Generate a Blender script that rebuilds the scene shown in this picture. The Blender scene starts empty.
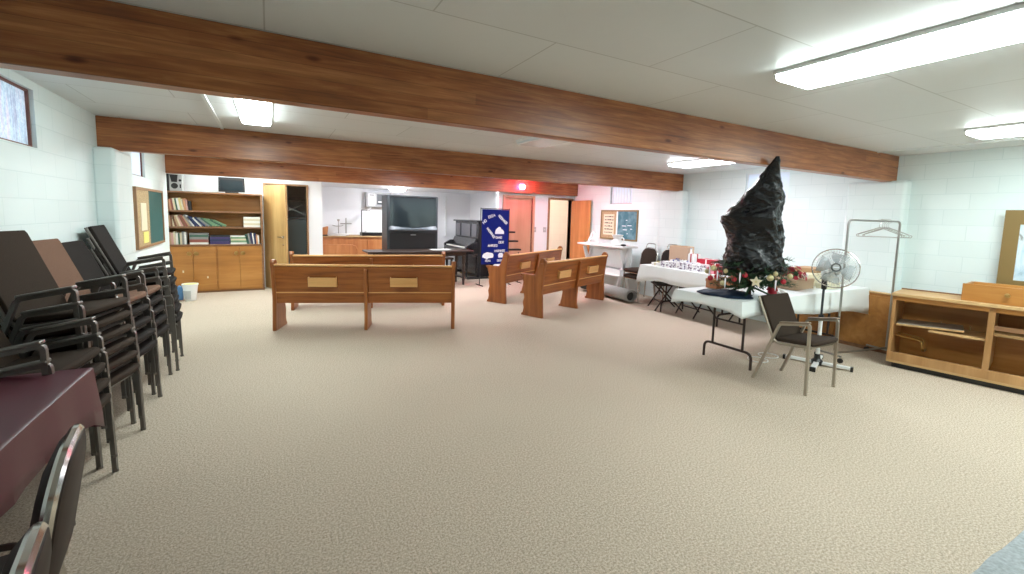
import bpy, math, random
from mathutils import Vector, Matrix, noise
R = math.radians
S = bpy.context.scene
COL = S.collection
rnd = random.Random(7)

# ------------------------------------------------------------ camera
EYE = Vector((0, 0, 1.5)); YAW, PIT, ROL = R(28.91), R(5.59), R(-1.54); FPX, CY = 439.7, 259.2
fw = Vector((math.sin(YAW)*math.cos(PIT), math.cos(YAW)*math.cos(PIT), -math.sin(PIT)))
r0 = Vector((math.cos(YAW), -math.sin(YAW), 0)); d0 = fw.cross(r0)
rt = r0*math.cos(ROL) + d0*math.sin(ROL); dn = -r0*math.sin(ROL) + d0*math.cos(ROL)
cd = bpy.data.cameras.new('camera'); cam = bpy.data.objects.new('camera', cd); COL.objects.link(cam)
m3 = Matrix((rt, -dn, -fw)).transposed()
cam.matrix_world = Matrix.Translation(EYE) @ m3.to_4x4()
cd.sensor_width = 36; cd.lens = 36*FPX/1024; cd.shift_y = (CY-287)/1024; cd.clip_start = 0.02
S.camera = cam

# ------------------------------------------------------------ world, exposure
w = bpy.data.worlds.new('sky'); S.world = w; w.use_nodes = True
w.node_tree.nodes['Background'].inputs[0].default_value = (0.80, 0.90, 1.0, 1)
w.node_tree.nodes['Background'].inputs[1].default_value = 1.1
S.view_settings.view_transform = 'Standard'; S.view_settings.look = 'None'
S.view_settings.exposure = 1.88; S.view_settings.gamma = 1.0; S.view_settings.use_curve_mapping = False
LAMP = 9.0            # radiance of the fluorescent diffusers
LAMP_COL = (0.87, 1.0, 0.985)
LAMP_FAR = (0.93, 0.93, 1.0)
LAMP_BACK = (0.93, 0.94, 1.0)

# ------------------------------------------------------------ room numbers
XL, XR, CEIL = -1.4, 6.56, 2.33
Y1, Y2, Y3, YB, YF = 2.45, 5.56, 8.67, -2.6, 9.7
BT = 0.10

# ------------------------------------------------------------ materials
def mat(name, col=(0.5,0.5,0.5), rough=0.6, metal=0.0, emis=None, estr=0.0, alpha=None, coat=0.0, trans=0.0, spec=None):
    m = bpy.data.materials.new(name); m.use_nodes = True
    b = m.node_tree.nodes['Principled BSDF']
    b.inputs['Base Color'].default_value = (*col, 1); b.inputs['Roughness'].default_value = rough
    b.inputs['Metallic'].default_value = metal
    if emis: b.inputs['Emission Color'].default_value = (*emis, 1); b.inputs['Emission Strength'].default_value = estr
    if coat: b.inputs['Coat Weight'].default_value = coat
    if trans: b.inputs['Transmission Weight'].default_value = trans
    if spec is not None: b.inputs['Specular IOR Level'].default_value = spec
    if alpha is not None: b.inputs['Alpha'].default_value = alpha
    return m
def N(m, t, **kw):
    n = m.node_tree.nodes.new(t)
    for k, v in kw.items(): setattr(n, k, v)
    return n
def L(m, a, b): m.node_tree.links.new(a, b)
def coords(m, scale=(1,1,1), kind='Object', rot=(0,0,0), loc=(0,0,0)):
    tc = N(m, 'ShaderNodeTexCoord'); mp = N(m, 'ShaderNodeMapping')
    mp.inputs['Scale'].default_value = scale; mp.inputs['Rotation'].default_value = rot; mp.inputs['Location'].default_value = loc
    L(m, tc.outputs[kind], mp.inputs['Vector']); return mp.outputs['Vector']
def noise_tex(m, vec, scale, detail=4, rough=0.55, dist=0):
    n = N(m, 'ShaderNodeTexNoise'); n.inputs['Scale'].default_value = scale; n.inputs['Detail'].default_value = detail
    n.inputs['Roughness'].default_value = rough; n.inputs['Distortion'].default_value = dist
    L(m, vec, n.inputs['Vector']); return n.outputs['Fac']
def ramp(m, fac, stops):
    r = N(m, 'ShaderNodeValToRGB'); e = r.color_ramp.elements
    while len(e) < len(stops): e.new(0.5)
    for i, (p, c) in enumerate(stops): e[i].position = p; e[i].color = (*c, 1)
    L(m, fac, r.inputs[0]); return r.outputs[0]
def mixc(m, fac, a, b, mode='MIX'):
    x = N(m, 'ShaderNodeMix', data_type='RGBA', blend_type=mode)
    for s, v in ((x.inputs[0], fac), (x.inputs[6], a), (x.inputs[7], b)):
        if isinstance(v, (int, float)): s.default_value = v
        elif isinstance(v, tuple): s.default_value = (*v, 1)
        else: L(m, v, s)
    return x.outputs[2]
def bump(m, h, strength=0.3, dist=0.01):
    b = N(m, 'ShaderNodeBump'); b.inputs['Strength'].default_value = strength; b.inputs['Distance'].default_value = dist
    L(m, h, b.inputs['Height']); L(m, b.outputs[0], m.node_tree.nodes['Principled BSDF'].inputs['Normal'])
def base(m, c): L(m, c, m.node_tree.nodes['Principled BSDF'].inputs['Base Color'])

def wood(name, dark, mid, light, axis='x', grain=26, rough=0.42, kind='Object', coat=0.0, knots=False, lams=0):
    m = mat(name, mid, rough, coat=coat)
    sc = {'x': (0.07,1,1), 'y': (1,0.07,1), 'z': (1,1,0.07)}[axis]
    v = coords(m, sc, kind)
    f = noise_tex(m, v, grain, 6, 0.65, 0.6)
    c = ramp(m, f, [(0.33, dark), (0.5, mid), (0.69, light)])
    v2 = coords(m, (1,1,1), kind)
    big = noise_tex(m, v2, 1.6, 2)
    c = mixc(m, 0.35, c, ramp(m, big, [(0.3, dark), (0.7, light)]), 'MIX')
    if lams:
        sx = N(m, 'ShaderNodeSeparateXYZ'); L(m, v2, sx.inputs[0])
        fl = N(m, 'ShaderNodeMath', operation='MULTIPLY'); L(m, sx.outputs[2], fl.inputs[0]); fl.inputs[1].default_value = lams
        fr = N(m, 'ShaderNodeMath', operation='FRACT'); L(m, fl.outputs[0], fr.inputs[0])
        fo = N(m, 'ShaderNodeMath', operation='FLOOR'); L(m, fl.outputs[0], fo.inputs[0])
        # board joints along a lamination: offset x by row, so each board differs
        rw = N(m, 'ShaderNodeMath', operation='MULTIPLY'); L(m, fo.outputs[0], rw.inputs[0]); rw.inputs[1].default_value = 1.37
        ax = N(m, 'ShaderNodeMath', operation='ADD'); L(m, sx.outputs[0], ax.inputs[0]); L(m, rw.outputs[0], ax.inputs[1])
        bx = N(m, 'ShaderNodeMath', operation='MULTIPLY'); L(m, ax.outputs[0], bx.inputs[0]); bx.inputs[1].default_value = 0.33
        bf = N(m, 'ShaderNodeMath', operation='FLOOR'); L(m, bx.outputs[0], bf.inputs[0])
        cb = N(m, 'ShaderNodeCombineXYZ'); L(m, bf.outputs[0], cb.inputs[0]); L(m, fo.outputs[0], cb.inputs[1])
        wn = N(m, 'ShaderNodeTexWhiteNoise'); L(m, cb.outputs[0], wn.inputs['Vector'])
        c = mixc(m, 0.22, c, ramp(m, wn.outputs[0], [(0.0, dark), (0.5, mid), (1.0, light)]))
        jn = ramp(m, fr.outputs[0], [(0.0, (0.35,0.35,0.35)), (0.07, (1.0,1.0,1.0)), (0.93, (1.0,1.0,1.0))])
        c = mixc(m, 0.75, c, jn, 'MULTIPLY')
    if knots:
        vk = coords(m, (0.55,0.55,1.5), kind)
        vo = N(m, 'ShaderNodeTexVoronoi'); vo.inputs['Scale'].default_value = 4.2; L(m, vk, vo.inputs['Vector'])
        k = ramp(m, vo.outputs['Distance'], [(0.0, (0.20,0.10,0.06)), (0.055, (0.45,0.3,0.2)), (0.11, (1,1,1))])
        c = mixc(m, 1.0, c, k, 'MULTIPLY')
    base(m, c); bump(m, f, 0.12, 0.003)
    return m

def block_wall(name, col, rot):
    m = mat(name, col, 0.45)
    v = coords(m, (1,1,1), 'Object', rot)
    b = N(m, 'ShaderNodeTexBrick'); b.inputs['Scale'].default_value = 1.0
    b.inputs['Brick Width'].default_value = 0.40; b.inputs['Row Height'].default_value = 0.17
    b.inputs['Mortar Size'].default_value = 0.0045; b.inputs['Mortar Smooth'].default_value = 0.6
    b.inputs['Color1'].default_value = (1,1,1,1); b.inputs['Color2'].default_value = (0.95,0.96,0.96,1); b.inputs['Mortar'].default_value = (0.87,0.90,0.90,1)
    L(m, v, b.inputs['Vector'])
    base(m, mixc(m, 1.0, b.outputs[0], col, 'MULTIPLY'))
    inv = N(m, 'ShaderNodeMath', operation='SUBTRACT'); inv.inputs[0].default_value = 1; L(m, b.outputs['Fac'], inv.inputs[1])
    n = noise_tex(m, v, 60, 3); ad = N(m, 'ShaderNodeMath', operation='MULTIPLY_ADD'); L(m, n, ad.inputs[0]); ad.inputs[1].default_value = 0.15; L(m, inv.outputs[0], ad.inputs[2])
    bump(m, ad.outputs[0], 0.25, 0.005)
    return m

M = {}
WALLC = (0.78, 0.87, 0.865)
M['wall_yz'] = block_wall('painted block side', WALLC, (R(90), 0, R(90)))   # wall running along y
M['wall_xz'] = block_wall('painted block end', WALLC, (R(90), 0, 0))
# brick texture works in its own xy: put (y,z) or (x,z) there
def fix_wall(m, along):
    for n in m.node_tree.nodes:
        if n.type == 'MAPPING' :
            src = n.inputs['Vector'].links[0].from_socket
            for l in list(n.outputs['Vector'].links):
                pass
            sx = N(m, 'ShaderNodeSeparateXYZ'); cb = N(m, 'ShaderNodeCombineXYZ')
            m.node_tree.links.remove(n.inputs['Vector'].links[0])
            L(m, src, sx.inputs[0]); L(m, sx.outputs[along], cb.inputs[0]); L(m, sx.outputs[2], cb.inputs[1])
            L(m, cb.outputs[0], n.inputs['Vector']); n.inputs['Rotation'].default_value = (0,0,0)
            break
fix_wall(M['wall_yz'], 1); fix_wall(M['wall_xz'], 0)
M['plaster'] = mat('smooth white plaster', (0.84,0.86,0.88), 0.6)
M['white_trim'] = mat('white trim', (0.82,0.85,0.84), 0.4)
# ceiling: painted fibre tiles with fine seams
m = mat('ceiling tile', (0.80,0.81,0.79), 0.42); v = coords(m, (1,1,1))
b = N(m, 'ShaderNodeTexBrick'); b.inputs['Scale'].default_value = 1; b.inputs['Brick Width'].default_value = 1.22; b.inputs['Row Height'].default_value = 0.61
b.inputs['Mortar Size'].default_value = 0.004; b.inputs['Mortar Smooth'].default_value = 0.3
b.inputs['Color1'].default_value = (0.74,0.765,0.76,1); b.inputs['Color2'].default_value = (0.70,0.725,0.72,1); b.inputs['Mortar'].default_value = (0.50,0.51,0.49,1)
L(m, v, b.inputs['Vector']); base(m, b.outputs[0])
n = noise_tex(m, v, 3.0, 2); bump(m, n, 0.25, 0.02); M['ceiling'] = m
# carpet
m = mat('beige carpet', (0.4,0.33,0.25), 0.95, spec=0.1); v = coords(m, (1,1,1))
f1 = noise_tex(m, v, 95, 5, 0.85); f2 = noise_tex(m, v, 210, 2, 0.6); f3 = noise_tex(m, v, 0.8, 2)
c = ramp(m, f1, [(0.38, (0.17,0.128,0.095)), (0.5, (0.53,0.435,0.34)), (0.62, (0.87,0.76,0.63))])
c2 = ramp(m, f2, [(0.36, (0.27,0.21,0.16)), (0.64, (0.68,0.58,0.47))])
c = mixc(m, 0.35, c, c2); c = mixc(m, 0.12, c, ramp(m, f3, [(0.35, (0.30,0.24,0.17)), (0.65, (0.5,0.42,0.32))]))
base(m, c); bump(m, f1, 0.5, 0.006); M['carpet'] = m

M['beam'] = wood('glulam beam wood', (0.11,0.026,0.009), (0.33,0.098,0.030), (0.60,0.26,0.092), 'x', 34, 0.36, lams=16.4, knots=True)
M['pew'] = wood('orange pew wood', (0.15,0.038,0.008), (0.31,0.092,0.019), (0.43,0.15,0.034), 'x', 20, 0.33)
M['pew_end'] = wood('pew end wood', (0.17,0.046,0.011), (0.34,0.108,0.026), (0.47,0.17,0.044), 'z', 20, 0.35)
M['card_wood'] = wood('pale card rack wood', (0.58,0.28,0.09), (0.72,0.39,0.14), (0.82,0.50,0.21), 'x', 20, 0.45)
M['ply'] = wood('varnished plywood', (0.30,0.115,0.022), (0.43,0.18,0.036), (0.55,0.27,0.075), 'x', 9, 0.4)
M['ply_v'] = wood('varnished plywood upright', (0.30,0.145,0.05), (0.42,0.215,0.08), (0.54,0.31,0.13), 'z', 9, 0.4)
M['ply_edge'] = wood('pale plywood edge', (0.40,0.23,0.09), (0.54,0.33,0.14), (0.64,0.43,0.21), 'x', 20, 0.5)
M['ply_red'] = wood('reddish cabinet wood', (0.40,0.13,0.04), (0.56,0.21,0.07), (0.66,0.30,0.12), 'z', 9, 0.4)
M['frame_wood'] = wood('door frame wood', (0.22,0.11,0.05), (0.33,0.18,0.085), (0.43,0.26,0.14), 'z', 18, 0.45)
M['door_wood'] = wood('oak door veneer', (0.40,0.22,0.075), (0.54,0.33,0.125), (0.64,0.42,0.19), 'z', 9, 0.4)
M['door_orange'] = wood('orange door veneer', (0.45,0.17,0.04), (0.60,0.25,0.07), (0.72,0.35,0.12), 'z', 9, 0.35)
M['door_pink'] = wood('flat tan door', (0.52,0.27,0.16), (0.60,0.33,0.21), (0.66,0.38,0.25), 'z', 5, 0.45)
M['shelf_dark'] = wood('brown shelf board', (0.16,0.07,0.03), (0.25,0.12,0.055), (0.34,0.18,0.09), 'x', 18, 0.5)
M['dark_wood'] = wood('dark stained wood', (0.018,0.010,0.007), (0.035,0.02,0.013), (0.06,0.035,0.025), 'x', 20, 0.3)
M['piano'] = wood('black piano wood', (0.012,0.012,0.014), (0.022,0.021,0.023), (0.04,0.037,0.038), 'z', 16, 0.25)
M['piano_panel'] = mat('piano panel', (0.09,0.09,0.10), 0.3)
M['ivory'] = mat('ivory', (0.8,0.78,0.7), 0.3)
M['chrome'] = mat('chrome', (0.62,0.60,0.57), 0.2, 1.0)
M['tube'] = mat('grey brown enamel tube', (0.17,0.155,0.14), 0.3, 0.6)
M['tube_light'] = mat('bronze enamel tube', (0.40,0.35,0.28), 0.35, 0.6)
M['steel'] = mat('brushed steel', (0.42,0.42,0.40), 0.3, 1.0)
M['black_metal'] = mat('black metal', (0.015,0.014,0.014), 0.4, 0.3)
M['leg_brown'] = mat('dark brown enamel', (0.035,0.02,0.016), 0.4, 0.2)
def fabric(name, col, rough=0.9, sc=350, k=0.25, spec=0.15):
    m = mat(name, col, rough, spec=spec); v = coords(m, (1,1,1)); f = noise_tex(m, v, sc, 2)
    base(m, ramp(m, f, [(0.3, tuple(c*(1-k) for c in col)), (0.7, tuple(min(1,c*(1+k)) for c in col))])); bump(m, f, 0.2, 0.002); return m
M['brown_fab'] = fabric('brown upholstery', (0.044,0.030,0.022))
M['brown_light'] = fabric('tan brown upholstery', (0.17,0.095,0.065))
M['dark_fab'] = fabric('charcoal upholstery', (0.024,0.019,0.017))
M['brown_vinyl'] = mat('dark brown vinyl', (0.024,0.014,0.011), 0.5, spec=0.2)
M['arm_pad'] = mat('tan arm pad', (0.22,0.16,0.115), 0.5)
M['maroon'] = fabric('maroon tablecloth', (0.085,0.008,0.020), 0.42, 500, 0.08, 0.5)
M['white_cloth'] = fabric('white vinyl tablecloth', (0.80,0.84,0.84), 0.4, 300, 0.04, 0.5)
M['grey_cloth'] = fabric('blue grey cloth', (0.42,0.46,0.48), 0.6, 120, 0.2)
M['navy_cloth'] = fabric('navy cloth', (0.012,0.022,0.045), 0.6, 200, 0.2)
M['banner'] = fabric('navy banner felt', (0.006,0.014,0.16), 0.8, 300, 0.12)
M['felt_white'] = mat('white felt', (0.82,0.84,0.9), 0.8)
m = mat('black plastic bag', (0.004,0.005,0.007), 0.13, spec=0.35); v = coords(m, (1,1,1.4)); fb = noise_tex(m, v, 22, 4, 0.55, 1.6)
bump(m, fb, 0.6, 0.012); M['bag'] = m
M['black'] = mat('black plastic', (0.012,0.012,0.013), 0.35)
M['tvgrey'] = mat('charcoal television plastic', (0.035,0.045,0.052), 0.4)
M['tvlight'] = mat('lighter television plastic', (0.10,0.12,0.135), 0.3)
M['screen'] = mat('dark television screen', (0.018,0.026,0.03), 0.08, spec=0.8)
M['white_pl'] = mat('white plastic', (0.8,0.81,0.8), 0.35)
M['grey_pl'] = mat('grey plastic', (0.45,0.46,0.46), 0.4)
M['paper'] = mat('white paper', (0.82,0.82,0.8), 0.7)
M['cream'] = mat('cream paper', (0.72,0.65,0.47), 0.7)
M['carton'] = mat('brown carton', (0.46,0.29,0.16), 0.8)
M['carton_red'] = mat('orange carton', (0.50,0.20,0.09), 0.8)
M['red'] = mat('red', (0.42,0.012,0.03), 0.5)
M['gold'] = mat('pale gold', (0.62,0.55,0.30), 0.3, 0.3)
M['green'] = mat('pine green', (0.022,0.070,0.026), 0.7)
M['stem'] = mat('brown stem', (0.06,0.035,0.02), 0.8)
M['brass'] = mat('brass', (0.45,0.28,0.10), 0.3, 0.9)
M['yellow'] = mat('pale yellow plastic', (0.80,0.72,0.20), 0.5)
M['chalk'] = mat('green chalkboard', (0.03,0.115,0.11), 0.5)
m = mat('chalky board', (0.04,0.16,0.20), 0.6); v = coords(m); base(m, ramp(m, noise_tex(m, v, 7, 4), [(0.4, (0.035,0.14,0.18)), (0.75, (0.16,0.30,0.34))])); M['chalk_blue'] = m
m = mat('cork', (0.45,0.32,0.17), 0.9); v = coords(m); base(m, ramp(m, noise_tex(m, v, 120, 3), [(0.35, (0.30,0.20,0.10)), (0.65, (0.56,0.42,0.24))])); M['cork'] = m
m = mat('gold frame', (0.22,0.145,0.05), 0.45); M['picture_frame'] = m
m = mat('landscape print', (0.5,0.6,0.7), 0.25); v = coords(m); base(m, ramp(m, noise_tex(m, v, 5, 5, 0.6, 1), [(0.3, (0.12,0.16,0.20)), (0.45, (0.45,0.62,0.74)), (0.6, (0.70,0.80,0.88)), (0.7, (0.28,0.30,0.30))])); M['print'] = m
m = mat('curtained window glass', (0.8,0.85,0.9), 0.6); v = coords(m, (1,14,1)); v1 = coords(m)
c = ramp(m, noise_tex(m, v, 1.6, 4, 0.7, 0.4), [(0.36, (0.45,0.40,0.52)), (0.5, (0.74,0.88,0.92)), (0.62, (0.95,0.74,0.78))])
c = mixc(m, 0.5, c, ramp(m, noise_tex(m, v1, 40, 3, 0.7), [(0.4, (0.55,0.60,0.70)), (0.6, (0.92,0.95,0.98))])); base(m, c); M['window_lace'] = m
M['window_pane'] = mat('frosted pane', (0.82,0.86,0.92), 0.5)
for k in ('window_lace', 'window_pane'):
    mm = M[k]; bs = mm.node_tree.nodes['Principled BSDF']; out = mm.node_tree.nodes['Material Output']
    tr = N(mm, 'ShaderNodeBsdfTranslucent'); ms = N(mm, 'ShaderNodeMixShader'); ms.inputs[0].default_value = 0.5
    if bs.inputs['Base Color'].links: L(mm, bs.inputs['Base Color'].links[0].from_socket, tr.inputs[0])
    else: tr.inputs[0].default_value = (0.85,0.88,0.95,1)
    L(mm, bs.outputs[0], ms.inputs[1]); L(mm, tr.outputs[0], ms.inputs[2]); L(mm, ms.outputs[0], out.inputs[0])
M['win_frame'] = mat('red brown window frame', (0.20,0.075,0.06), 0.5)
M['lamp_near'] = mat('lit diffuser', (0.9,0.9,0.9), 0.5, emis=LAMP_COL, estr=LAMP)
M['lamp_far'] = mat('lit diffuser far', (0.9,0.9,0.9), 0.5, emis=LAMP_FAR, estr=LAMP*0.92)
M['lamp_mid'] = mat('lit diffuser middle', (0.9,0.9,0.9), 0.5, emis=LAMP_COL, estr=LAMP*1.12)
M['lamp_back'] = mat('lit dome', (0.9,0.9,0.9), 0.5, emis=LAMP_BACK, estr=LAMP*3.2)
M['lamp_fill_strip'] = mat('added alcove fill diffuser', (0.9,0.9,0.9), 0.5, emis=LAMP_BACK, estr=LAMP)  # glow of the added fill light for the alcove
M['lamp_off'] = mat('unlit diffuser', (0.80,0.86,0.90), 0.25)
M['lamp_red'] = mat('red lamp', (0.9,0.1,0.1), 0.4, emis=(1.0,0.03,0.09), estr=30)
M['lamp_red_core'] = mat('bright red lamp lens', (0.9,0.5,0.5), 0.4, emis=(1.0,0.35,0.45), estr=25)
M['roll_grey'] = fabric('grey rolled carpet', (0.36,0.35,0.33), 0.9, 200, 0.15)
M['roll_shade'] = mat('painted shade in roll', (0.03,0.028,0.025), 0.9)  # near-black colour standing in for shade inside the carpet roll
M['fan_clear'] = mat('translucent grey blade', (0.50,0.56,0.58), 0.25, alpha=0.42)
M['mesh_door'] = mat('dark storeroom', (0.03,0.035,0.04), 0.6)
M['storegrey'] = mat('grey storage panel', (0.10,0.12,0.12), 0.5)
M['hallblock'] = block_wall('pink hallway block', (0.80,0.62,0.50), (0,0,0)); fix_wall(M['hallblock'], 0)

# ------------------------------------------------------------ mesh helper
class MB:
    def __init__(s): s.v = []; s.f = []
    def add(s, vs, fs):
        o = len(s.v); s.v += [tuple(q) for q in vs]; s.f += [tuple(i+o for i in f) for f in fs]; return s
    def box(s, x0, x1, y0, y1, z0, z1, rz=0, about=None):
        vs = [Vector((x,y,z)) for z in (z0,z1) for y in (y0,y1) for x in (x0,x1)]
        if rz:
            c = Vector(about) if about else Vector(((x0+x1)/2,(y0+y1)/2,0)); rm = Matrix.Rotation(rz,3,'Z')
            vs = [rm@(q-c)+c for q in vs]
        return s.add(vs, [(0,2,3,1),(4,5,7,6),(0,1,5,4),(2,6,7,3),(0,4,6,2),(1,3,7,5)])
    def obox(s, c, ax, ay, az):   # oriented box: centre and half-axis vectors
        c, ax, ay, az = Vector(c), Vector(ax), Vector(ay), Vector(az)
        vs = [c+ax*i+ay*j+az*k for k in (-1,1) for j in (-1,1) for i in (-1,1)]
        return s.add(vs, [(0,2,3,1),(4,5,7,6),(0,1,5,4),(2,6,7,3),(0,4,6,2),(1,3,7,5)])
    def prism(s, prof, a0, a1, plane='yz'):  # profile in a plane, extruded along the third axis
        n = len(prof)
        def P(u, w_, a): return {'yz': (a,u,w_), 'xz': (u,a,w_), 'xy': (u,w_,a)}[plane]
        vs = [P(u,w_,a0) for u,w_ in prof] + [P(u,w_,a1) for u,w_ in prof]
        fs = [tuple(range(n))[::-1], tuple(range(n,2*n))] + [(i,(i+1)%n,(i+1)%n+n,i+n) for i in range(n)]
        return s.add(vs, fs)
    def tube(s, pts, r, n=8, close=False, flat=None, up=None):
        pts = [Vector(p) for p in pts]; k = len(pts); vs = []
        prev = None
        for i, p in enumerate(pts):
            if close: t = pts[(i+1)%k]-pts[i-1]
            else: t = (pts[min(i+1,k-1)]-pts[max(i-1,0)])
            t.normalize()
            if prev is None:
                a = Vector(up) if up else (Vector((0,0,1)) if abs(t.z) < 0.9 else Vector((1,0,0)))
            else: a = prev
            u = (a - t*a.dot(t)); u.normalize(); prev = u; w_ = t.cross(u)
            rr = r[i] if isinstance(r, (list,tuple)) else r
            for j in range(n):
                an = 2*math.pi*(j+0.5)/n
                vs.append(p + u*math.cos(an)*rr*(flat or 1) + w_*math.sin(an)*rr)
        fs = []
        for i in range(k if close else k-1):
            for j in range(n):
                a, b = i*n+j, i*n+(j+1)%n; c_, d = ((i+1)%k)*n+(j+1)%n, ((i+1)%k)*n+j
                fs.append((a,b,c_,d))
        if not close: fs += [tuple(range(n))[::-1], tuple(range((k-1)*n, k*n))]
        return s.add(vs, fs)
    def lathe(s, prof, c=(0,0,0), n=20, axis='z'):
        vs = []; c = Vector(c)
        for r, z in prof:
            for j in range(n):
                a = 2*math.pi*j/n; q = (r*math.cos(a), r*math.sin(a), z)
                if axis == 'x': q = (z, q[0], q[1])
                if axis == 'y': q = (q[0], z, q[1])
                vs.append(c+Vector(q))
        k = len(prof); fs = [((i*n+j),(i*n+(j+1)%n),((i+1)*n+(j+1)%n),((i+1)*n+j)) for i in range(k-1) for j in range(n)]
        fs += [tuple(range(n))[::-1], tuple(range((k-1)*n,k*n))]
        return s.add(vs, fs)
    def sphere(s, c, r, n=12, sq=(1,1,1)):
        prof = [(max(1e-4, r*math.sin(math.pi*i/(n//2+2)))*1.0, -r*math.cos(math.pi*i/(n//2+2))) for i in range(n//2+3)]
        o = len(s.v); s.lathe(prof, (0,0,0), n)
        for i in range(o, len(s.v)):
            q = s.v[i]; s.v[i] = (q[0]*sq[0]+c[0], q[1]*sq[1]+c[1], q[2]*sq[2]+c[2])
        return s
    def build(s, name, m, parent=None, bevel=0, smooth=False, loc=None, sub=0):
        me = bpy.data.meshes.new(name); me.from_pydata(s.v, [], s.f); me.materials.append(m)
        import bmesh
        bm = bmesh.new(); bm.from_mesh(me); bmesh.ops.recalc_face_normals(bm, faces=bm.faces); bm.to_mesh(me); bm.free()
        o = bpy.data.objects.new(name, me); COL.objects.link(o)
        if parent: o.parent = parent
        if loc: o.location = loc
        if bevel:
            bv = o.modifiers.new('bevel', 'BEVEL'); bv.width = bevel; bv.segments = 2; bv.limit_method = 'ANGLE'; bv.angle_limit = R(40)
        if sub:
            sb = o.modifiers.new('sub', 'SUBSURF'); sb.levels = sub; sb.render_levels = sub
        if smooth or bevel:
            for p in me.polygons: p.use_smooth = True
            if not sub:
                try: me.set_sharp_from_angle(angle=R(38))
                except Exception: pass
        return o

def tag(o, label, cat, group=None, kind=None):
    if label: o['label'] = label
    if cat: o['category'] = cat
    if group: o['group'] = group
    if kind: o['kind'] = kind
    return o
def thing(name, label, cat, loc=(0,0,0), rz=0, group=None):
    o = bpy.data.objects.new(name, None); COL.objects.link(o); o.empty_display_size = 0.1
    o.location = loc; o.rotation_euler = (0,0,rz); return tag(o, label, cat, group)
def struct(name, mb, m, parent=None, **kw):
    o = mb.build(name, m, parent, **kw)
    if not parent: o['kind'] = 'structure'
    return o
def kids(o): return [c for c in list(COL.objects) if c.parent == o]
def dup(root, loc, rz, label, group=None, swap=None):
    def cp(o, par):
        c = o.copy(); COL.objects.link(c)
        if par: c.parent = par
        if swap and o.type == 'MESH' and o.data.materials and o.data.materials[0].name in swap:
            c.data = o.data.copy(); c.data.materials[0] = swap[o.data.materials[0].name]
        for ch in kids(o): cp(ch, c)
        return c
    c = cp(root, None); c.location = loc
    rx, ry, _ = root.rotation_euler; c.rotation_euler = (rx, ry, rz); c['label'] = label
    if group: c['group'] = group
    return c
def arc(c, r, a0, a1, n, u, v):
    c, u, v = Vector(c), Vector(u), Vector(v)
    return [c + u*r*math.cos(a0+(a1-a0)*i/n) + v*r*math.sin(a0+(a1-a0)*i/n) for i in range(n+1)]
def fillet(pts, r, n=5):
    pts = [Vector(p) for p in pts]; out = [pts[0]]
    for i in range(1, len(pts)-1):
        a, b, c = pts[i-1], pts[i], pts[i+1]; d1, d2 = (a-b), (c-b)
        k = min(r, d1.length*0.48, d2.length*0.48); p0, p1 = b+d1.normalized()*k, b+d2.normalized()*k
        for j in range(n+1):
            t = j/n; out.append(p0*(1-t)**2 + b*2*t*(1-t) + p1*t*t)
    out.append(pts[-1]); return out

# ------------------------------------------------------------ the room
struct('floor', MB().box(-1.8, 8.2, YB-0.1, 12.4, -0.1, 0), M['carpet'])
struct('ceiling', MB().box(-1.8, 8.2, YB-0.1, 9.85, CEIL, CEIL+0.1), M['ceiling'])
def wall_y(name, x0, x1, ya, yb, holes, m, z1=CEIL):   # wall along y with window holes (y0,y1,z0,z1)
    mb = MB(); y = ya
    for (h0,h1,za,zb) in sorted(holes):
        mb.box(x0,x1,y,h0,0,z1); mb.box(x0,x1,h0,h1,0,za); mb.box(x0,x1,h0,h1,zb,z1); y = h1
    mb.box(x0,x1,y,yb,0,z1); return struct(name, mb, m)
def wall_x(name, y0, y1, xa, xb, holes, m, z1=CEIL):
    mb = MB(); x = xa
    for (h0,h1,za,zb) in sorted(holes):
        mb.box(x,h0,y0,y1,0,z1)
        if za > 0: mb.box(h0,h1,y0,y1,0,za)
        mb.box(h0,h1,y0,y1,zb,z1); x = h1
    mb.box(x,xb,y0,y1,0,z1); return struct(name, mb, m)
wall_y('wall_left', XL-0.25, XL, YB, 8.72, [(3.45,4.32,1.88,2.27),(6.75,7.36,1.87,2.2)], M['wall_yz'])
wall_y('wall_right', XR, XR+0.25, YB, 8.95, [(3.70,4.36,1.84,2.26),(6.83,7.50,1.82,2.2)], M['wall_yz'])
struct('wall_rear', MB().box(XL-0.25, XR+0.25, YB-0.2, YB, 0, CEIL), M['wall_xz'])
struct('wall_nook', MB().box(XL-0.25, XL-0.17, 8.72, YF, 0, CEIL), M['plaster'])
wall_x('wall_far', YF, YF+0.12, XL-0.25, 0.94, [(-0.06,0.65,0,1.97)], M['plaster'])
wall_x('wall_doors', 8.83, 8.95, 4.50, XR, [(4.66,5.38,0,1.92),(5.86,6.50,0,1.92)], M['plaster'])
# alcove behind
struct('wall_alcove_back', MB().box(-1.65, 6.2, 11.6, 11.7, 0, CEIL), M['plaster'])
struct('wall_alcove_left', MB().box(0.86, 0.94, YF+0.12, 11.6, 0, CEIL), M['plaster'])
struct('wall_alcove_right', MB().box(5.0, 5.08, 8.95, 11.6, 0, CEIL), M['plaster'])
struct('ceiling_alcove', MB().box(0.94, 5.0, YF+0.01, 11.6, 2.09, 2.15), M['plaster'])
struct('trim_alcove', MB().box(4.26, 4.30, 11.56, 11.6, 0.9, 1.98), M['white_trim'])
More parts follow.
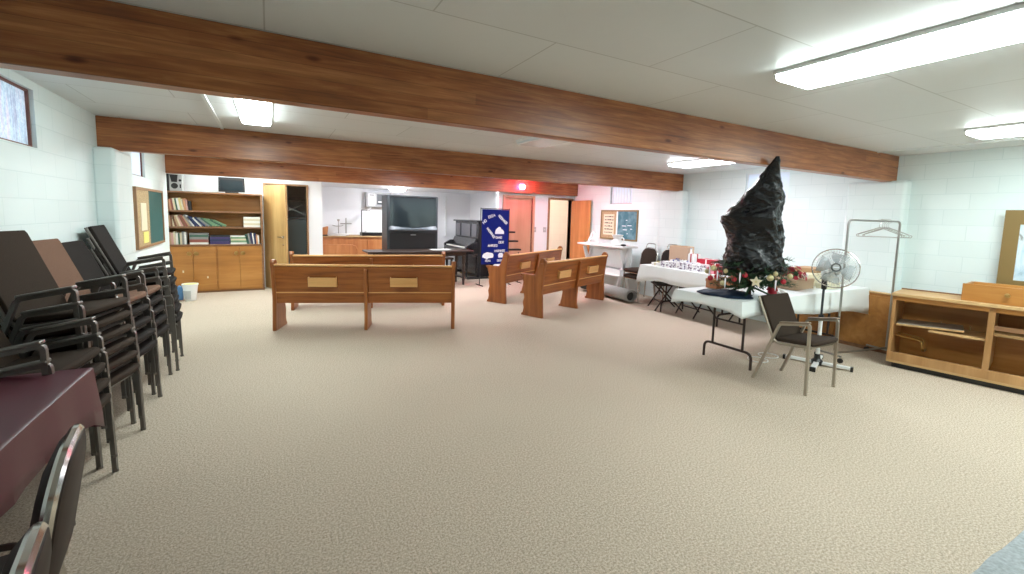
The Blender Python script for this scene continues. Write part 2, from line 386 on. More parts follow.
# rooms seen through the doors
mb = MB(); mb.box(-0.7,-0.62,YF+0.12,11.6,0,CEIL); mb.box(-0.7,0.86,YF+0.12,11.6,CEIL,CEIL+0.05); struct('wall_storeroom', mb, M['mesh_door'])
mb = MB(); mb.box(5.6,7.6,10.3,10.4,0,CEIL); struct('wall_hallway', mb, M['hallblock'])
mb = MB(); mb.box(7.6,7.7,8.95,10.3,0,CEIL); mb.box(5.52,5.6,8.95,10.4,0,CEIL); struct('wall_hallway_side', mb, M['plaster'])
struct('ceiling_hallway', MB().box(5.08,7.6,9.85,10.4,CEIL,CEIL+0.1), M['plaster'])

# pilasters below the beams
def pil(name, xa, xb, y0, y1, z1=2.035):
    struct(name, MB().box(xa,xb,y0,y1,0,z1), M['wall_yz'], bevel=0.035)
pil('wall_pilaster_left', XL-0.02, XL+0.16, 5.42, 5.98)
pil('wall_pilaster_right_far', XR-0.13, XR+0.02, 5.42, 5.98)
pil('wall_pilaster_right', XR-0.15, XR+0.02, 2.3, 2.9)

# beams
for i, (y, xb, zt) in enumerate(((Y1, XR, CEIL), (Y2, XR, CEIL), (Y3, XR, CEIL), (-0.66, XR, CEIL))):
    o = struct('trim_%d' % (i+1), MB().box(XL, xb, 0, BT, -0.305, 0), M['beam'], bevel=0.006, loc=(0.0, y, zt))
    o['label'] = ['laminated timber beam nearest across the ceiling','second laminated timber beam, behind the first','farthest laminated timber beam, carrying the red lamp','laminated timber beam behind the camera'][i]
# ceiling batten in the far bay
struct('trim_5', MB().box(-0.42,-0.395,2.6,5.56,CEIL-0.012,CEIL), M['white_trim'])
struct('trim_6', MB().box(XL,XL+0.03,-0.5,2.45,CEIL-0.03,CEIL), M['white_trim'])
struct('trim_7', MB().box(XR-0.55,XR-0.53,-0.5,2.45,CEIL-0.012,CEIL), M['white_trim'])

# windows
def window(name, xin, side, y0, y1, z0, z1, glass, frame):
    d = 0.05*side
    mb = MB(); t = 0.014; xa, xb = sorted((xin+d*0.5, xin+d))
    mb.box(xa,xb,y0,y1,z0,z0+t); mb.box(xa,xb,y0,y1,z1-t,z1); mb.box(xa,xb,y0,y0+t,z0+t,z1-t); mb.box(xa,xb,y1-t,y1,z0+t,z1-t)
    o = struct(name, mb, frame)
    g = MB().box(min(xin+d*.8,xin+d*.9), max(xin+d*.8,xin+d*.9), y0+t,y1-t,z0+t,z1-t).build('pane', glass, o)
    return o
window('window_1', XL, -1, 3.45,4.32,1.88,2.27, M['window_lace'], M['win_frame'])
window('window_2', XL, -1, 6.75,7.36,1.87,2.2, M['window_pane'], M['win_frame'])
window('window_3', XR, 1, 3.70,4.36,1.84,2.26, M['window_pane'], M['white_trim'])
o = window('window_4', XR, 1, 6.83,7.50,1.82,2.2, M['window_pane'], M['steel'])
mb = MB()
for k in range(7): mb.box(XR+0.012,XR+0.02,6.90+k*0.085,6.93+k*0.085,1.84,2.18)
mb.build('blind_strips', M['paper'], o)

# doors
def frame_x(name, x0, x1, y0, y1, z1, m, t=0.06):
    mb = MB(); mb.box(x0-t,x0,y0,y1,0,z1+t); mb.box(x1,x1+t,y0,y1,0,z1+t); mb.box(x0,x1,y0,y1,z1,z1+t)
    return struct(name, mb, m, bevel=0.004)
f1 = frame_x('door_1', -0.06,0.65, YF-0.03,YF+0.14, 1.97, M['frame_wood'], 0.035)
a = R(-28)
def leaf(parent, hx, hy, wd, h, ang, m, side=1, t=0.04):
    # door leaf hinged at (hx,hy), width wd along ang
    o = MB().box(0,wd,-t/2,t/2,0.01,h).build('door_leaf', m, parent, bevel=0.003)
    o.location = (hx,hy,0); o.rotation_euler = (0,0,ang); return o
lf = leaf(f1, -0.075, YF-0.03, 0.70, 1.955, R(-60), M['door_wood'])
hb = MB()
for s in (-1,1):
    hb.tube([(0.62,s*0.02,1.0),(0.62,s*0.055,1.0),(0.50,s*0.06,1.0)], 0.009, 8)
    hb.lathe([(0.026,0),(0.026,0.008)], (0.62, s*0.022-0.004, 1.0), 14, 'y')
    hb.lathe([(0.018,0),(0.018,0.01)], (0.62, s*0.024-0.004, 0.86), 14, 'y')
hb.build('door_handle', M['chrome'], lf, smooth=True)
# storeroom shelf seen through the doorway
o = thing('storage_rack', 'dark steel rack with cross braces inside the left doorway', 'rack', (0.42,10.55,0))
mb = MB()
for x in (-0.36,0.36):
    for y in (-0.2,0.2): mb.box(x-0.012,x+0.012,y-0.012,y+0.012,0,1.9)
mb.build('frame_posts', M['steel'], o)
for z in (0.3,1.0,1.33,1.7): MB().box(-0.36,0.36,-0.2,0.2,z,z+0.02).build('shelf', M['storegrey'], o)
mb = MB()
for z0,z1 in ((1.02,1.33),(1.35,1.7)):
    mb.tube([(-0.36,-0.21,z0),(0.36,-0.21,z1)], 0.007, 6); mb.tube([(0.36,-0.215,z0),(-0.36,-0.215,z1)], 0.007, 6)
mb.build('cross_brace', M['grey_pl'], o)
MB().box(-0.35,0.35,-0.225,-0.205,0.02,1.3).build('lower_panel', M['storegrey'], o)

f2 = frame_x('door_2', 4.66,5.38, 8.80,8.97, 1.92, M['door_pink'])
MB().box(4.66,5.38,8.86,8.90,0.01,1.92).build('door_leaf', M['door_pink'], f2)
f3 = frame_x('door_3', 5.86,6.50, 8.80,8.97, 1.92, M['frame_wood'], 0.045)
lf = leaf(f3, 6.50, 8.79, 0.72, 1.91, R(-91), M['door_orange'])
mb = MB()
for s in (-1,1): mb.lathe([(0.02,0),(0.012,0.02),(0.028,0.035),(0.03,0.055),(0.015,0.065)], (0.66, s*0.02 if s>0 else -0.085, 0.98), 14, 'y')
mb.build('door_handle', M['brass'], lf, smooth=True)
for k, x in enumerate((5.46, 5.74)):
    o = thing('light_switch', ['white light switch on the wall just right of the closed tan door','white light switch on the wall just left of the open orange door'][k], 'switch', (x,8.83,1.2))
    MB().box(-0.04,0.04,-0.008,0,-0.06,0.06).build('cover_plate', M['grey_pl'], o, bevel=0.003)
    MB().box(-0.008,0.008,-0.02,-0.008,-0.015,0.015).build('toggle', M['white_pl'], o)

# ------------------------------------------------------------ ceiling lights
def fixture(x0, x1, y0, y1, mname, label):
    o = thing('ceiling_light', label, 'ceiling light', ((x0+x1)/2,(y0+y1)/2,CEIL))
    hx, hy = (x1-x0)/2, (y1-y0)/2
    MB().box(-hx-0.01,hx+0.01,-hy-0.012,hy+0.012,-0.022,0).build('housing', M['white_pl'], o)
    p = [(-hx,-0.022),(hx,-0.022),(hx,-0.040),(hx-0.015,-0.05),(-hx+0.015,-0.05),(-hx,-0.040)]
    MB().prism(p, -hy, hy, 'xz').build('diffuser', M[mname], o)
    for s in (-1,1): MB().prism(p, s*hy-0.006*(s<0), s*hy+0.006*(s>0), 'xz').build('end_cap', M['white_pl'], o)
fixture(2.45,2.78,0.28,1.50,'lamp_near','long lit fluorescent light running off the top right of the picture')
fixture(5.12,5.52,0.25,1.48,'lamp_near','lit fluorescent light near the right wall at the picture edge')
fixture(-0.20,0.03,3.60,4.83,'lamp_mid','lit fluorescent light left, its end showing below the nearest beam')
fixture(2.40,2.75,3.09,4.30,'lamp_off','unlit fluorescent light in the middle of the second bay')
fixture(5.07,5.45,3.35,4.58,'lamp_far','lit fluorescent light above the bagged tree in the second bay')
fixture(2.43,2.83,-2.1,-0.88,'lamp_off','fluorescent light behind the camera in the middle')
fixture(5.10,5.50,-2.1,-0.88,'lamp_near','fluorescent light behind the camera at the right')
fixture(-0.22,0.15,-2.1,-0.88,'lamp_off','fluorescent light behind the camera at the left')
fixture(-0.22,0.15,6.5,7.72,'lamp_mid','fluorescent light in the third bay at the left')
fixture(2.43,2.80,6.5,7.72,'lamp_far','fluorescent light in the third bay at the middle')
fixture(5.07,5.45,6.5,7.72,'lamp_far','fluorescent light in the third bay at the right')
fixture(-0.9,0.3,9.0,9.25,'lamp_near','short added fill light hidden behind the farthest beam above the bookcase')  # added unseen fixture to brighten the wall above the bookcase
fixture(1.7,4.2,9.0,9.25,'lamp_fill_strip','long added fill light hidden behind the farthest beam above the big television')  # added unseen fixture to lift the light in the alcove
o = thing('dome_light', 'round lit dome light on the alcove ceiling above the big television', 'ceiling light', (2.62,10.35,2.09))
MB().lathe([(0.20,0),(0.20,-0.02),(0.19,-0.02)], (0,0,0), 28).build('base_ring', M['white_pl'], o, smooth=True)
MB().lathe([(0.185,-0.02),(0.18,-0.05),(0.14,-0.08),(0.07,-0.095),(0.01,-0.1)], (0,0,0), 28).build('dome', M['lamp_back'], o, smooth=True)
# hallway bulb
o = thing('hallway_lamp', 'lit round lamp in the hallway beyond the open orange door', 'ceiling light', (6.5,9.6,CEIL))
MB().lathe([(0.12,0),(0.12,-0.03),(0.10,-0.07),(0.02,-0.09)], (0,0,0), 20).build('dome', mat('warm hall lamp',(0.9,0.9,0.9),0.5,emis=(1,0.80,0.62),estr=24), o, smooth=True)
# red exit lamp on the farthest beam
o = thing('exit_lamp', 'small glowing red lamp on the face of the farthest beam', 'lamp', (4.99,Y3,2.16))
MB().box(-0.06,0.06,-0.035,0,-0.06,0.06).build('housing', M['lamp_red'], o, bevel=0.01)
MB().sphere((0,-0.06,0), 0.045, 14).build('bulb', M['lamp_red_core'], o, smooth=True)
pl = bpy.data.lights.new('exit_glow','POINT'); pl.energy = 4.5; pl.color = (1,0.02,0.22); pl.shadow_soft_size = 0.05
po = bpy.data.objects.new('exit_glow', pl); COL.objects.link(po); po.location = (0,-0.14,0); po.parent = o

# ------------------------------------------------------------ pews
# local frame: x along the pew, +y toward the sitter side (depth), back board near y = 0
END = [(0.0,0.0),(0.385,0.0),(0.385,0.03),(0.36,0.045),(0.345,0.12),(0.36,0.20),(0.335,0.28),(0.35,0.36),(0.345,0.46),(0.375,0.56),(0.385,0.60),
       (0.41,0.605),(0.415,0.635),(0.15,0.64),(0.125,0.68),(0.085,0.78),(0.075,0.815),(0.075,0.85),(0.05,0.878),(0.01,0.885),(-0.03,0.865),(-0.04,0.83),(-0.02,0.78),
       (0.0,0.62),(0.02,0.4),(0.0,0.03)]
def pew(label, x, y, ang, length, centre=True, racks=(0.27,0.71)):
    o = thing('church_pew', label, 'pew', (x,y,0), ang, 'church pews on the carpet')
    t = 0.045
    for xx in (0, length-t):
        e = MB().prism(END, xx, xx+t, 'yz').build('end_panel', M['pew_end'], o, bevel=0.006)
        mb = MB().lathe([(0.012,-0.006),(0.036,-0.006),(0.04,0.0),(0.04,t),(0.036,t+0.006),(0.012,t+0.006)], (xx,0.018,0.855), 18, 'x')
        mb.build('knob', M['pew_end'], e, smooth=True)
    # back: upper board, moulding line, lower board, top rail
    A = Vector((0,0.055,0.345)); B = Vector((0,-0.012,0.83)); dz = (B-A).normalized(); nn = Vector((0,dz.z,-dz.y))
    def board(z0, z1, th, name, m, par, bev=0.004):
        c = A + dz*(z0+z1)/2; mb = MB().obox((length/2, c.y, c.z), (length/2-t,0,0), nn*th/2, dz*(z1-z0)/2)
        return mb.build(name, m, par, bevel=bev)
    bk = board(0.14, 0.475, 0.022, 'backrest', M['pew'], o)
    board(0.0, 0.137, 0.026, 'lower_back_board', M['pew'], o)
    board(0.132, 0.146, 0.03, 'moulding', M['card_wood'], o, 0.002)
    c = A+dz*0.49; MB().obox((length/2,c.y,c.z), (length/2-t,0,0), (0,0.024,0), (0,0,0.012)).build('top_rail', M['card_wood'], o, bevel=0.006)
    MB().box(t,length-t,0.05,0.40,0.415,0.44).build('seat', M['pew'], o, bevel=0.008)
    if centre:
        cx = length/2
        CP = [(0.02,0),(0.345,0),(0.345,0.025),(0.31,0.045),(0.285,0.15),(0.27,0.25),(0.30,0.36),(0.34,0.414),(0.05,0.414),(0.03,0.36),(0.02,0.345),(0.0,0.42),(-0.04,0.76),(-0.03,0.79),(-0.055,0.79),(-0.06,0.75),(-0.01,0.34),(0.0,0.1),(-0.01,0.03)]
        CP = [(0.34,0.0),(0.34,0.025),(0.31,0.045),(0.285,0.15),(0.27,0.25),(0.30,0.36),(0.33,0.414),(0.05,0.414),(0.045,0.345),(-0.024,0.79),(-0.045,0.80),(-0.06,0.785),(-0.01,0.36),(0.0,0.1),(-0.015,0.03),(-0.015,0.0)]
        MB().prism(CP, cx-0.02, cx+0.02, 'yz').build('centre_support', M['pew_end'], o, bevel=0.005)
    for f in racks:
        cx = length*f; wd = 0.168
        c = A + dz*0.285 - nn*0.045
        rk = MB()
        rk.obox((cx, c.y-0.005, c.z), (wd,0,0), nn*0.006, dz*0.058)
        rk.obox((cx, c.y+0.02, c.z-0.05), (wd,0,0), nn*0.028, dz*0.006)
        for s in (-1,1): rk.obox((cx+s*(wd-0.004), c.y+0.02, c.z+0.003), (0.005,0,0), nn*0.028, dz*0.062)
        rk.build('card_rack', M['card_wood'], o, bevel=0.002)
    return o
pew('long wooden pew at left of centre, in front, back with two card racks', 0.0,6.10, R(-20.5), 2.24)
pew('long wooden pew mostly hidden behind the front left pew, below the dark table', 0.25,7.27, R(-12), 2.30)
pew('wooden pew at right of centre, the nearer of the right pair', 3.50,5.38, R(23), 2.04, True, (0.28,0.74))
pew('wooden pew behind the front right pew, beside the navy banner', 3.50,6.53, R(31), 2.28, True, (0.28,0.74))

# ------------------------------------------------------------ armchairs (tube frame)
def armchair(label, loc, rz, tube='tube', fab='dark_fab', pad='tube', group=None, name='stacking_armchair', seatfab=None, tall=0.0):
    # faces local +x
    o = thing(name, label, 'chair', loc, rz, group)
    hw = 0.235; T = M[tube]
    for s in (-1,1):
        y = s*hw
        fr = fillet([(0.24,y,0.0),(0.225,y,0.628-tall*0.4),(-0.03,y,0.578-tall*0.4),(-0.24,y,0.0)], 0.022, 3)
        mb = MB().tube(fr, 0.0155, 4)
        for x in (0.24,-0.24): mb.lathe([(0.016,0),(0.016,0.015)], (x,y,0), 8)
        mb.build('side_frame', T, o, smooth=True)
        MB().obox((0.10,y,0.620-tall*0.4), (0.125,0,0.0245), (0,0.024,0), (-0.002,0,0.008)).build('arm_pad', M[pad], o, bevel=0.005)
        rl = fillet([(0.25,y*0.9,0.425),(-0.075,y*0.9,0.385),(-0.258-tall*0.3,y*0.9,0.800+tall)], 0.07, 6)
        MB().tube(rl, 0.012, 8).build('back_rail', T, o, smooth=True)
    MB().tube([(0.20,-hw,0.40),(0.20,hw,0.40)], 0.010, 8).build('cross_bar', T, o, smooth=True)
    MB().tube([(-0.095,-hw,0.39),(-0.095,hw,0.39)], 0.010, 8).build('cross_bar', T, o, smooth=True)
    g = MB(); vs = []
    for k, (z, ins) in enumerate(((0,0.012),(0.010,0),(0.030,0.0),(0.040,0.018))):
        for (cx, cy) in [(0.25,-0.215),(0.268,-0.15),(0.272,0),(0.268,0.15),(0.25,0.215),(0.09,0.215),(-0.09,0.205),(-0.09,0),(-0.09,-0.205),(0.09,-0.215)]:
            f = 1-ins*4; tilt = (cx+0.09)*0.10
            vs.append(((cx-0.09)*f+0.09, cy*f, 0.402+z+tilt))
    fs = [tuple(range(10))[::-1], tuple(range(30,40))]
    for k in range(3): fs += [(k*10+j,k*10+(j+1)%10,(k+1)*10+(j+1)%10,(k+1)*10+j) for j in range(10)]
    g.add(vs, fs).build('seat', M[seatfab or fab], o, bevel=0.004)
    A = Vector((-0.085,0,0.43)); B = Vector((-0.245-tall*0.3,0,0.805+tall)); dz = (B-A).normalized(); nn = Vector((dz.z,0,-dz.x)); Lb = (B-A).length
    g = MB(); vs = []
    outl = [(-0.205,0.0),(0.205,0.0),(0.212,0.04),(0.214,Lb-0.02),(0.204,Lb),(-0.204,Lb),(-0.214,Lb-0.02),(-0.212,0.04)]
    for th in (-0.006,0.022):
        for u,w_ in outl: vs.append(A+Vector((0,u,0))+dz*w_+nn*th)
    fs = [tuple(range(8))[::-1], tuple(range(8,16))]+[(j,(j+1)%8,8+(j+1)%8,8+j) for j in range(8)]
    g.add(vs, fs).build('backrest', M[fab], o, bevel=0.006)
    return o
# the lone armchair at the table
armchair('brown upholstered armchair with bronze tube frame, alone in front of the white table', (4.325,2.25,0), R(-90), 'tube_light', 'brown_fab', 'arm_pad', name='armchair')

ORD = ['bottom','second from the bottom','third from the bottom','fourth from the bottom','fifth from the bottom','sixth from the bottom']
def stack(x, y, rz, n, where, group, fab='dark_fab', topfab=None, topseat=None, lean=-0.010, dz=0.088, tall=0.05):
    first = None
    for k in range(n):
        lab = f"{'topmost' if k==n-1 else ORD[k]} dark armchair in the stack {where}"
        if topfab and k == n-1: lab = lab.replace('dark armchair', 'tan armchair')
        if topseat and k == n-1: lab = lab.replace('dark armchair', 'dark armchair with a tan seat')
        jx = rnd.uniform(-0.006,0.006); jr = rnd.uniform(-0.03,0.03)
        loc = (x+math.cos(rz)*lean*k+jx, y+math.sin(rz)*lean*k+jx, dz*k)
        if k == n-1 and (topfab or topseat):
            armchair(lab, loc, rz+jr, 'tube', topfab or fab, 'tube', group, 'stacking_armchair', topseat, tall)
        elif first is None: first = armchair(lab, loc, rz, 'tube', fab, 'tube', group, tall=tall)
        else: dup(first, loc, rz+jr, lab, group)
stack(-1.06,2.93, R(-6), 4, 'right behind the maroon table', 'armchairs in the low nearest stack', 'brown_fab')
stack(-1.06,3.50, R(-13), 6, 'tall and second from the camera', 'armchairs in the tall second stack', 'brown_fab', tall=0.085)
stack(-1.07,4.07, R(-8), 5, 'in the middle under a tan back', 'armchairs in the middle stack', topfab='brown_light', dz=0.096, tall=0.06)
stack(-1.07,4.60, R(-4), 5, 'just before the farthest', 'armchairs in the fourth stack', topseat='brown_light')
stack(-1.03,5.14, R(4), 6, 'farthest from the camera', 'armchairs in the farthest stack', tall=0.07)

# ------------------------------------------------------------ chrome-framed banquet chairs
def banquet(label, loc, rz, fab='brown_vinyl', hoop=False, group=None):
    o = thing('banquet_chair', label, 'chair', loc, rz, group)   # faces local +x
    hw = 0.19
    pts = [(-0.215,-hw,0.46),(-0.265,-hw,0.775),(-0.28,-hw+0.09,0.858),(-0.28,hw-0.09,0.858),(-0.265,hw,0.775),(-0.215,hw,0.46)]
    fr = fillet([(-0.21,-hw,0.42)]+pts+[(-0.21,hw,0.42)], 0.07, 6)
    MB().tube(fr, 0.0145, 8).build('back_frame', M['chrome'], o, smooth=True)
    for s in (-1,1):
        MB().tube(fillet([(-0.21,s*hw,0.44),(-0.20,s*hw,0.40),(-0.25,s*hw,0.0)],0.03), 0.0125, 8).build('leg', M['chrome'], o, smooth=True)
        MB().tube([(0.18,s*hw,0.42),(0.21,s*hw,0.0)], 0.0125, 8).build('leg', M['chrome'], o, smooth=True)
        MB().sphere((-0.235,s*(hw+0.012),0.56), 0.012, 8).build('bolt', M['chrome'], o, smooth=True)
    MB().tube([(-0.21,-hw,0.41),(0.18,-hw,0.41),(0.18,hw,0.41),(-0.21,hw,0.41)], 0.011, 8, close=True).build('seat_frame', M['chrome'], o, smooth=True)
    g = MB()
    A = Vector((-0.222,0,0.50)); top = Vector((-0.278,0,0.842)); dz = (top-A).normalized(); nn = Vector((dz.z,0,-dz.x)); Ln = (top-A).length
    ol = [(-0.165,-0.02),(0.165,-0.02),(0.183,0.02),(0.185,Ln-0.12),(0.17,Ln-0.06),(0.115,Ln),(-0.115,Ln),(-0.17,Ln-0.06),(-0.185,Ln-0.12),(-0.183,0.02)]
    vs = []
    for th, sc in ((-0.022,0.86),(-0.014,1.0),(0.016,1.0),(0.034,0.84)):
        for u,w_ in ol: vs.append(A+Vector((0,u*sc,0))+dz*((w_-Ln/2)*sc+Ln/2)+nn*th)
    n = len(ol); fs = [tuple(range(n))[::-1], tuple(range(3*n,4*n))]
    for k in range(3): fs += [(k*n+j,k*n+(j+1)%n,(k+1)*n+(j+1)%n,(k+1)*n+j) for j in range(n)]
    g.add(vs,fs).build('backrest', M[fab], o, smooth=True, bevel=0.004)
    g = MB(); vs = []
    ol = [(0.225,-0.17),(0.235,0),(0.225,0.17),(0.19,0.205),(-0.15,0.19),(-0.185,0.16),(-0.185,-0.16),(-0.15,-0.19),(0.19,-0.205)]
    for z, sc in ((0.422,0.94),(0.435,1.0),(0.465,1.0),(0.485,0.88)):
        for u,w_ in ol: vs.append((u*sc, w_*sc, z))
    n = len(ol); fs = [tuple(range(n))[::-1], tuple(range(3*n,4*n))]
    for k in range(3): fs += [(k*n+j,k*n+(j+1)%n,(k+1)*n+(j+1)%n,(k+1)*n+j) for j in range(n)]
    g.add(vs,fs).build('seat', M[fab], o, smooth=True, bevel=0.004)
    if hoop:
        MB().tube(fillet([(-0.279,-0.12,0.85),(-0.295,-0.10,0.945),(-0.295,0.10,0.945),(-0.279,0.12,0.85)],0.06), 0.010, 8).build('top_hoop', M['chrome'], o, smooth=True)
    return o
banquet('chrome framed brown chair tucked in at the maroon table, nearer its far corner', (-0.77,1.55,0), R(188))
banquet('chrome framed brown chair at the bottom left corner, nearest the camera', (-0.68,1.03,0), R(190))
# chairs by the right wall
c0 = banquet('grey chair with a chrome hoop top, lower of two stacked by the white counter', (6.03,6.00,0), R(184), 'brown_fab', True, 'hoop topped chairs by the right wall')
dup(c0, (6.02,5.99,0.11), R(181), 'grey chair with a chrome hoop top, upper of two stacked by the white counter', 'hoop topped chairs by the right wall')
dup(c0, (6.10,5.52,0.12), R(188), 'dark chair with a chrome hoop top beside the carton on the far white table', 'hoop topped chairs by the right wall', swap={'brown upholstery': M['dark_fab']})
# ------------------------------------------------------------ draped tables
def cloth(name, x0,x1,y0,y1,z,drop,m,label,cat='tablecloth',wave=0.012,fr=9,cornerdrop=0.05, sides=(1,1,1,1), seed=0, loc=(0,0,0), rz=0, grad=0.0):
    # rectangle with small rounded corners; sides: drop factor for (-y,+x,+y,-x)
    per = []; r = 0.025
    def edge(ax, ay, bx, by, k, n=22):
        for i in range(n): t = i/n; per.append((ax+(bx-ax)*t, ay+(by-ay)*t, k, min(t,1-t)))
    edge(x0,y0,x1,y0,0); edge(x1,y0,x1,y1,1); edge(x1,y1,x0,y1,2); edge(x0,y1,x0,y0,3)
    cx, cy = (x0+x1)/2, (y0+y1)/2; n = len(per); vs = []; rs = random.Random(seed); ph = [rs.uniform(0,6) for _ in range(6)]
    rings = [(0,0,0.0),(0.008,0.004,0.06),(0.012,0.02,0.2),(0.014,0.35,0.5),(0.016,0.7,0.9),(0.018,1.0,1.0)]
    for off, dd, wv in rings:
        for i,(px,py,k,t) in enumerate(per):
            nx, ny = [(0,-1),(1,0),(0,1),(-1,0)][k]
            if t == 0:
                pk = (k-1)%4; mx, my = [(0,-1),(1,0),(0,1),(-1,0)][pk]; nx, ny = (nx+mx), (ny+my)
            L_ = x1-x0 if k in (0,2) else y1-y0
            cd = math.exp(-t*L_/0.10)
            wvz = wv*wave*(math.sin(px*fr*2.3+py*fr*2+ph[0])+0.6*math.sin((px-py)*fr*4.1+ph[1])) 
            kd = sides[k] if t > 0 else (sides[k]+sides[(k-1)%4])/2
            dr = dd*drop*kd*(1+0.05*math.sin(px*5+py*7+ph[2]))*(1+grad*((px-x0)/(x1-x0)-0.5)) + dd*cornerdrop*cd
            o_ = off + wvz + wv*0.012*cd + wv*wave
            vs.append((px+nx*o_, py+ny*o_, z-dr))
    fs = [tuple(range(n))]
    for k in range(len(rings)-1): fs += [(k*n+j,k*n+(j+1)%n,(k+1)*n+(j+1)%n,(k+1)*n+j) for j in range(n)]
    o = MB().add(vs,fs).build(name, m, None, smooth=True)
    sd = o.modifiers.new('thick','SOLIDIFY'); sd.thickness = 0.002; sd.offset = 1
    o.location = loc; o.rotation_euler = (0,0,rz)
    return tag(o, label, cat)
def folding_table(label, x0,x1,y0,y1,z, loc=(0,0,0), rz=0, legs_at=None, axis='x', inset=0.38):
    o = thing('folding_table', label, 'table', loc, rz)
    MB().box(x0+0.006,x1-0.006,y0+0.006,y1-0.006,z-0.03,z-0.003).build('table_top', M['grey_pl'], o, bevel=0.004)
    ends = [(x0+inset,1),(x1-inset,-1)] if axis == 'x' else [(y0+inset,1),(y1-inset,-1)]
    for e, s in ends:
        if axis == 'x': a0, a1 = y0+0.1, y1-0.1; P = lambda a, zz, q=0: (e+q, a, zz)
        else: a0, a1 = x0+0.1, x1-0.1; P = lambda a, zz, q=0: (a, e+q, zz)
        mb = MB()
        mb.tube([P(a0+0.1,z-0.03),P(a0+0.1,0.17)], 0.013, 8); mb.tube([P(a1-0.1,z-0.03),P(a1-0.1,0.17)], 0.013, 8)
        mb.tube(fillet([P(a0,0.0),P(a0,0.17),P(a1,0.17),P(a1,0.0)],0.07), 0.014, 8)
        mb.tube([P(a0+0.1,0.45),P(a1-0.1,0.45)], 0.010, 8)
        mb.build('leg_frame', M['leg_brown'], o, smooth=True)
        mb = MB(); mb.tube([P((a0+a1)/2,0.45),P((a0+a1)/2,z-0.035,s*0.28)], 0.009, 8); mb.build('brace', M['leg_brown'], o, smooth=True)
    return o
TAX = (3.88,6.30,2.53,3.28)
folding_table('folding table with dark legs under the white cloth that holds the bagged tree', *TAX, 0.755)
cloth('tablecloth', *TAX, 0.757, 0.20, M['white_cloth'], 'white cloth over the near folding table under the bagged tree', wave=0.006, cornerdrop=0.03, sides=(1.05,1.0,1,0.85), seed=3, grad=0.75)
TBX = (5.50,6.22,3.62,5.42)
folding_table('folding table with dark legs under the gift covered white cloth', *TBX, 0.745, axis='y')
cloth('tablecloth', *TBX, 0.747, 0.24, M['white_cloth'], 'white cloth over the far table crowded with gifts', wave=0.008, cornerdrop=0.06, sides=(1,1,1,1), seed=5)
TMX = (-1.34,-0.765,0.75,2.70)
folding_table('folding table hidden beneath the maroon cloth at the left', *TMX, 0.735, axis='y')
cloth('tablecloth', *TMX, 0.737, 0.22, M['maroon'], 'maroon cloth over the table at the left edge', wave=0.006, cornerdrop=0.10, sides=(1,0.9,1,0.2), seed=8)
# table corner at bottom right, near the camera
folding_table('small table beneath the blue grey cloth at the bottom right corner', 0.0,1.0,-0.7,0.0,0.735, loc=(1.16,0.285,0), rz=R(-2), inset=0.2)
cloth('tablecloth', 0.0,1.0,-0.7,0.0,0.737,0.18, M['grey_cloth'], 'blue grey cloth on a table cut off by the bottom right corner', wave=0.008, fr=12, loc=(1.16,0.285,0), rz=R(-2), seed=2)

# ------------------------------------------------------------ bookcase in the nook
BX0, BX1, BY0, BY1 = -1.56, -0.11, 9.36, 9.69
o = thing('bookcase', 'wooden built-in bookcase with three open shelves over four cupboard doors', 'bookcase', (BX0,BY0,0))
W_, D_ = BX1-BX0, BY1-BY0
MB().box(0,0.025,0,D_,0,1.75).build('side_panel', M['shelf_dark'], o); MB().box(W_-0.03,W_,0,D_,0,1.75).build('side_panel', M['shelf_dark'], o)
MB().box(0.025,W_-0.03,D_-0.015,D_,0.85,1.75).build('back_panel', M['ply'], o)
SH = [0.86,1.17,1.45]
for z in SH[1:]: MB().box(0.026,W_-0.031,0.01,D_-0.016,z-0.025,z).build('shelf', M['shelf_dark'], o)
MB().box(0.0,W_,0,D_,1.75,1.775).build('top_board', M['shelf_dark'], o)
MB().box(0.026,W_-0.031,-0.005,D_-0.016,0.835,0.86).build('counter_board', M['shelf_dark'], o, bevel=0.003)
MB().box(0.026,W_-0.031,0.02,D_-0.02,0.03,0.832).build('cupboard_carcass', M['ply'], o)
MB().box(0.026,W_-0.031,0.03,D_-0.02,0.0,0.03).build('plinth', M['shelf_dark'], o)
dw = (W_-0.055)/4
for k in range(4):
    dx0 = 0.026+k*dw
    d = MB().box(dx0+0.003+(0.012 if k==2 else 0),dx0+dw-0.003-(0.012 if k==1 else 0),0.0,0.019,0.05,0.825).build('cupboard_door', M['ply'], o, bevel=0.003)
    kx = dx0+dw-0.05 if k%2==0 else dx0+0.05
    MB().lathe([(0.014,0),(0.014,-0.012),(0.036,-0.018),(0.034,-0.03),(0.012,-0.034)], (kx,0,0.70), 14, 'y').build('knob', M['brass'], d, smooth=True)
    if k in (0,1): MB().box(dx0+dw*0.55,dx0+dw*0.55+0.022,-0.002,0,0.26 if k else 0.37,0.295 if k else 0.41).build('sticker', M['cream'], d)

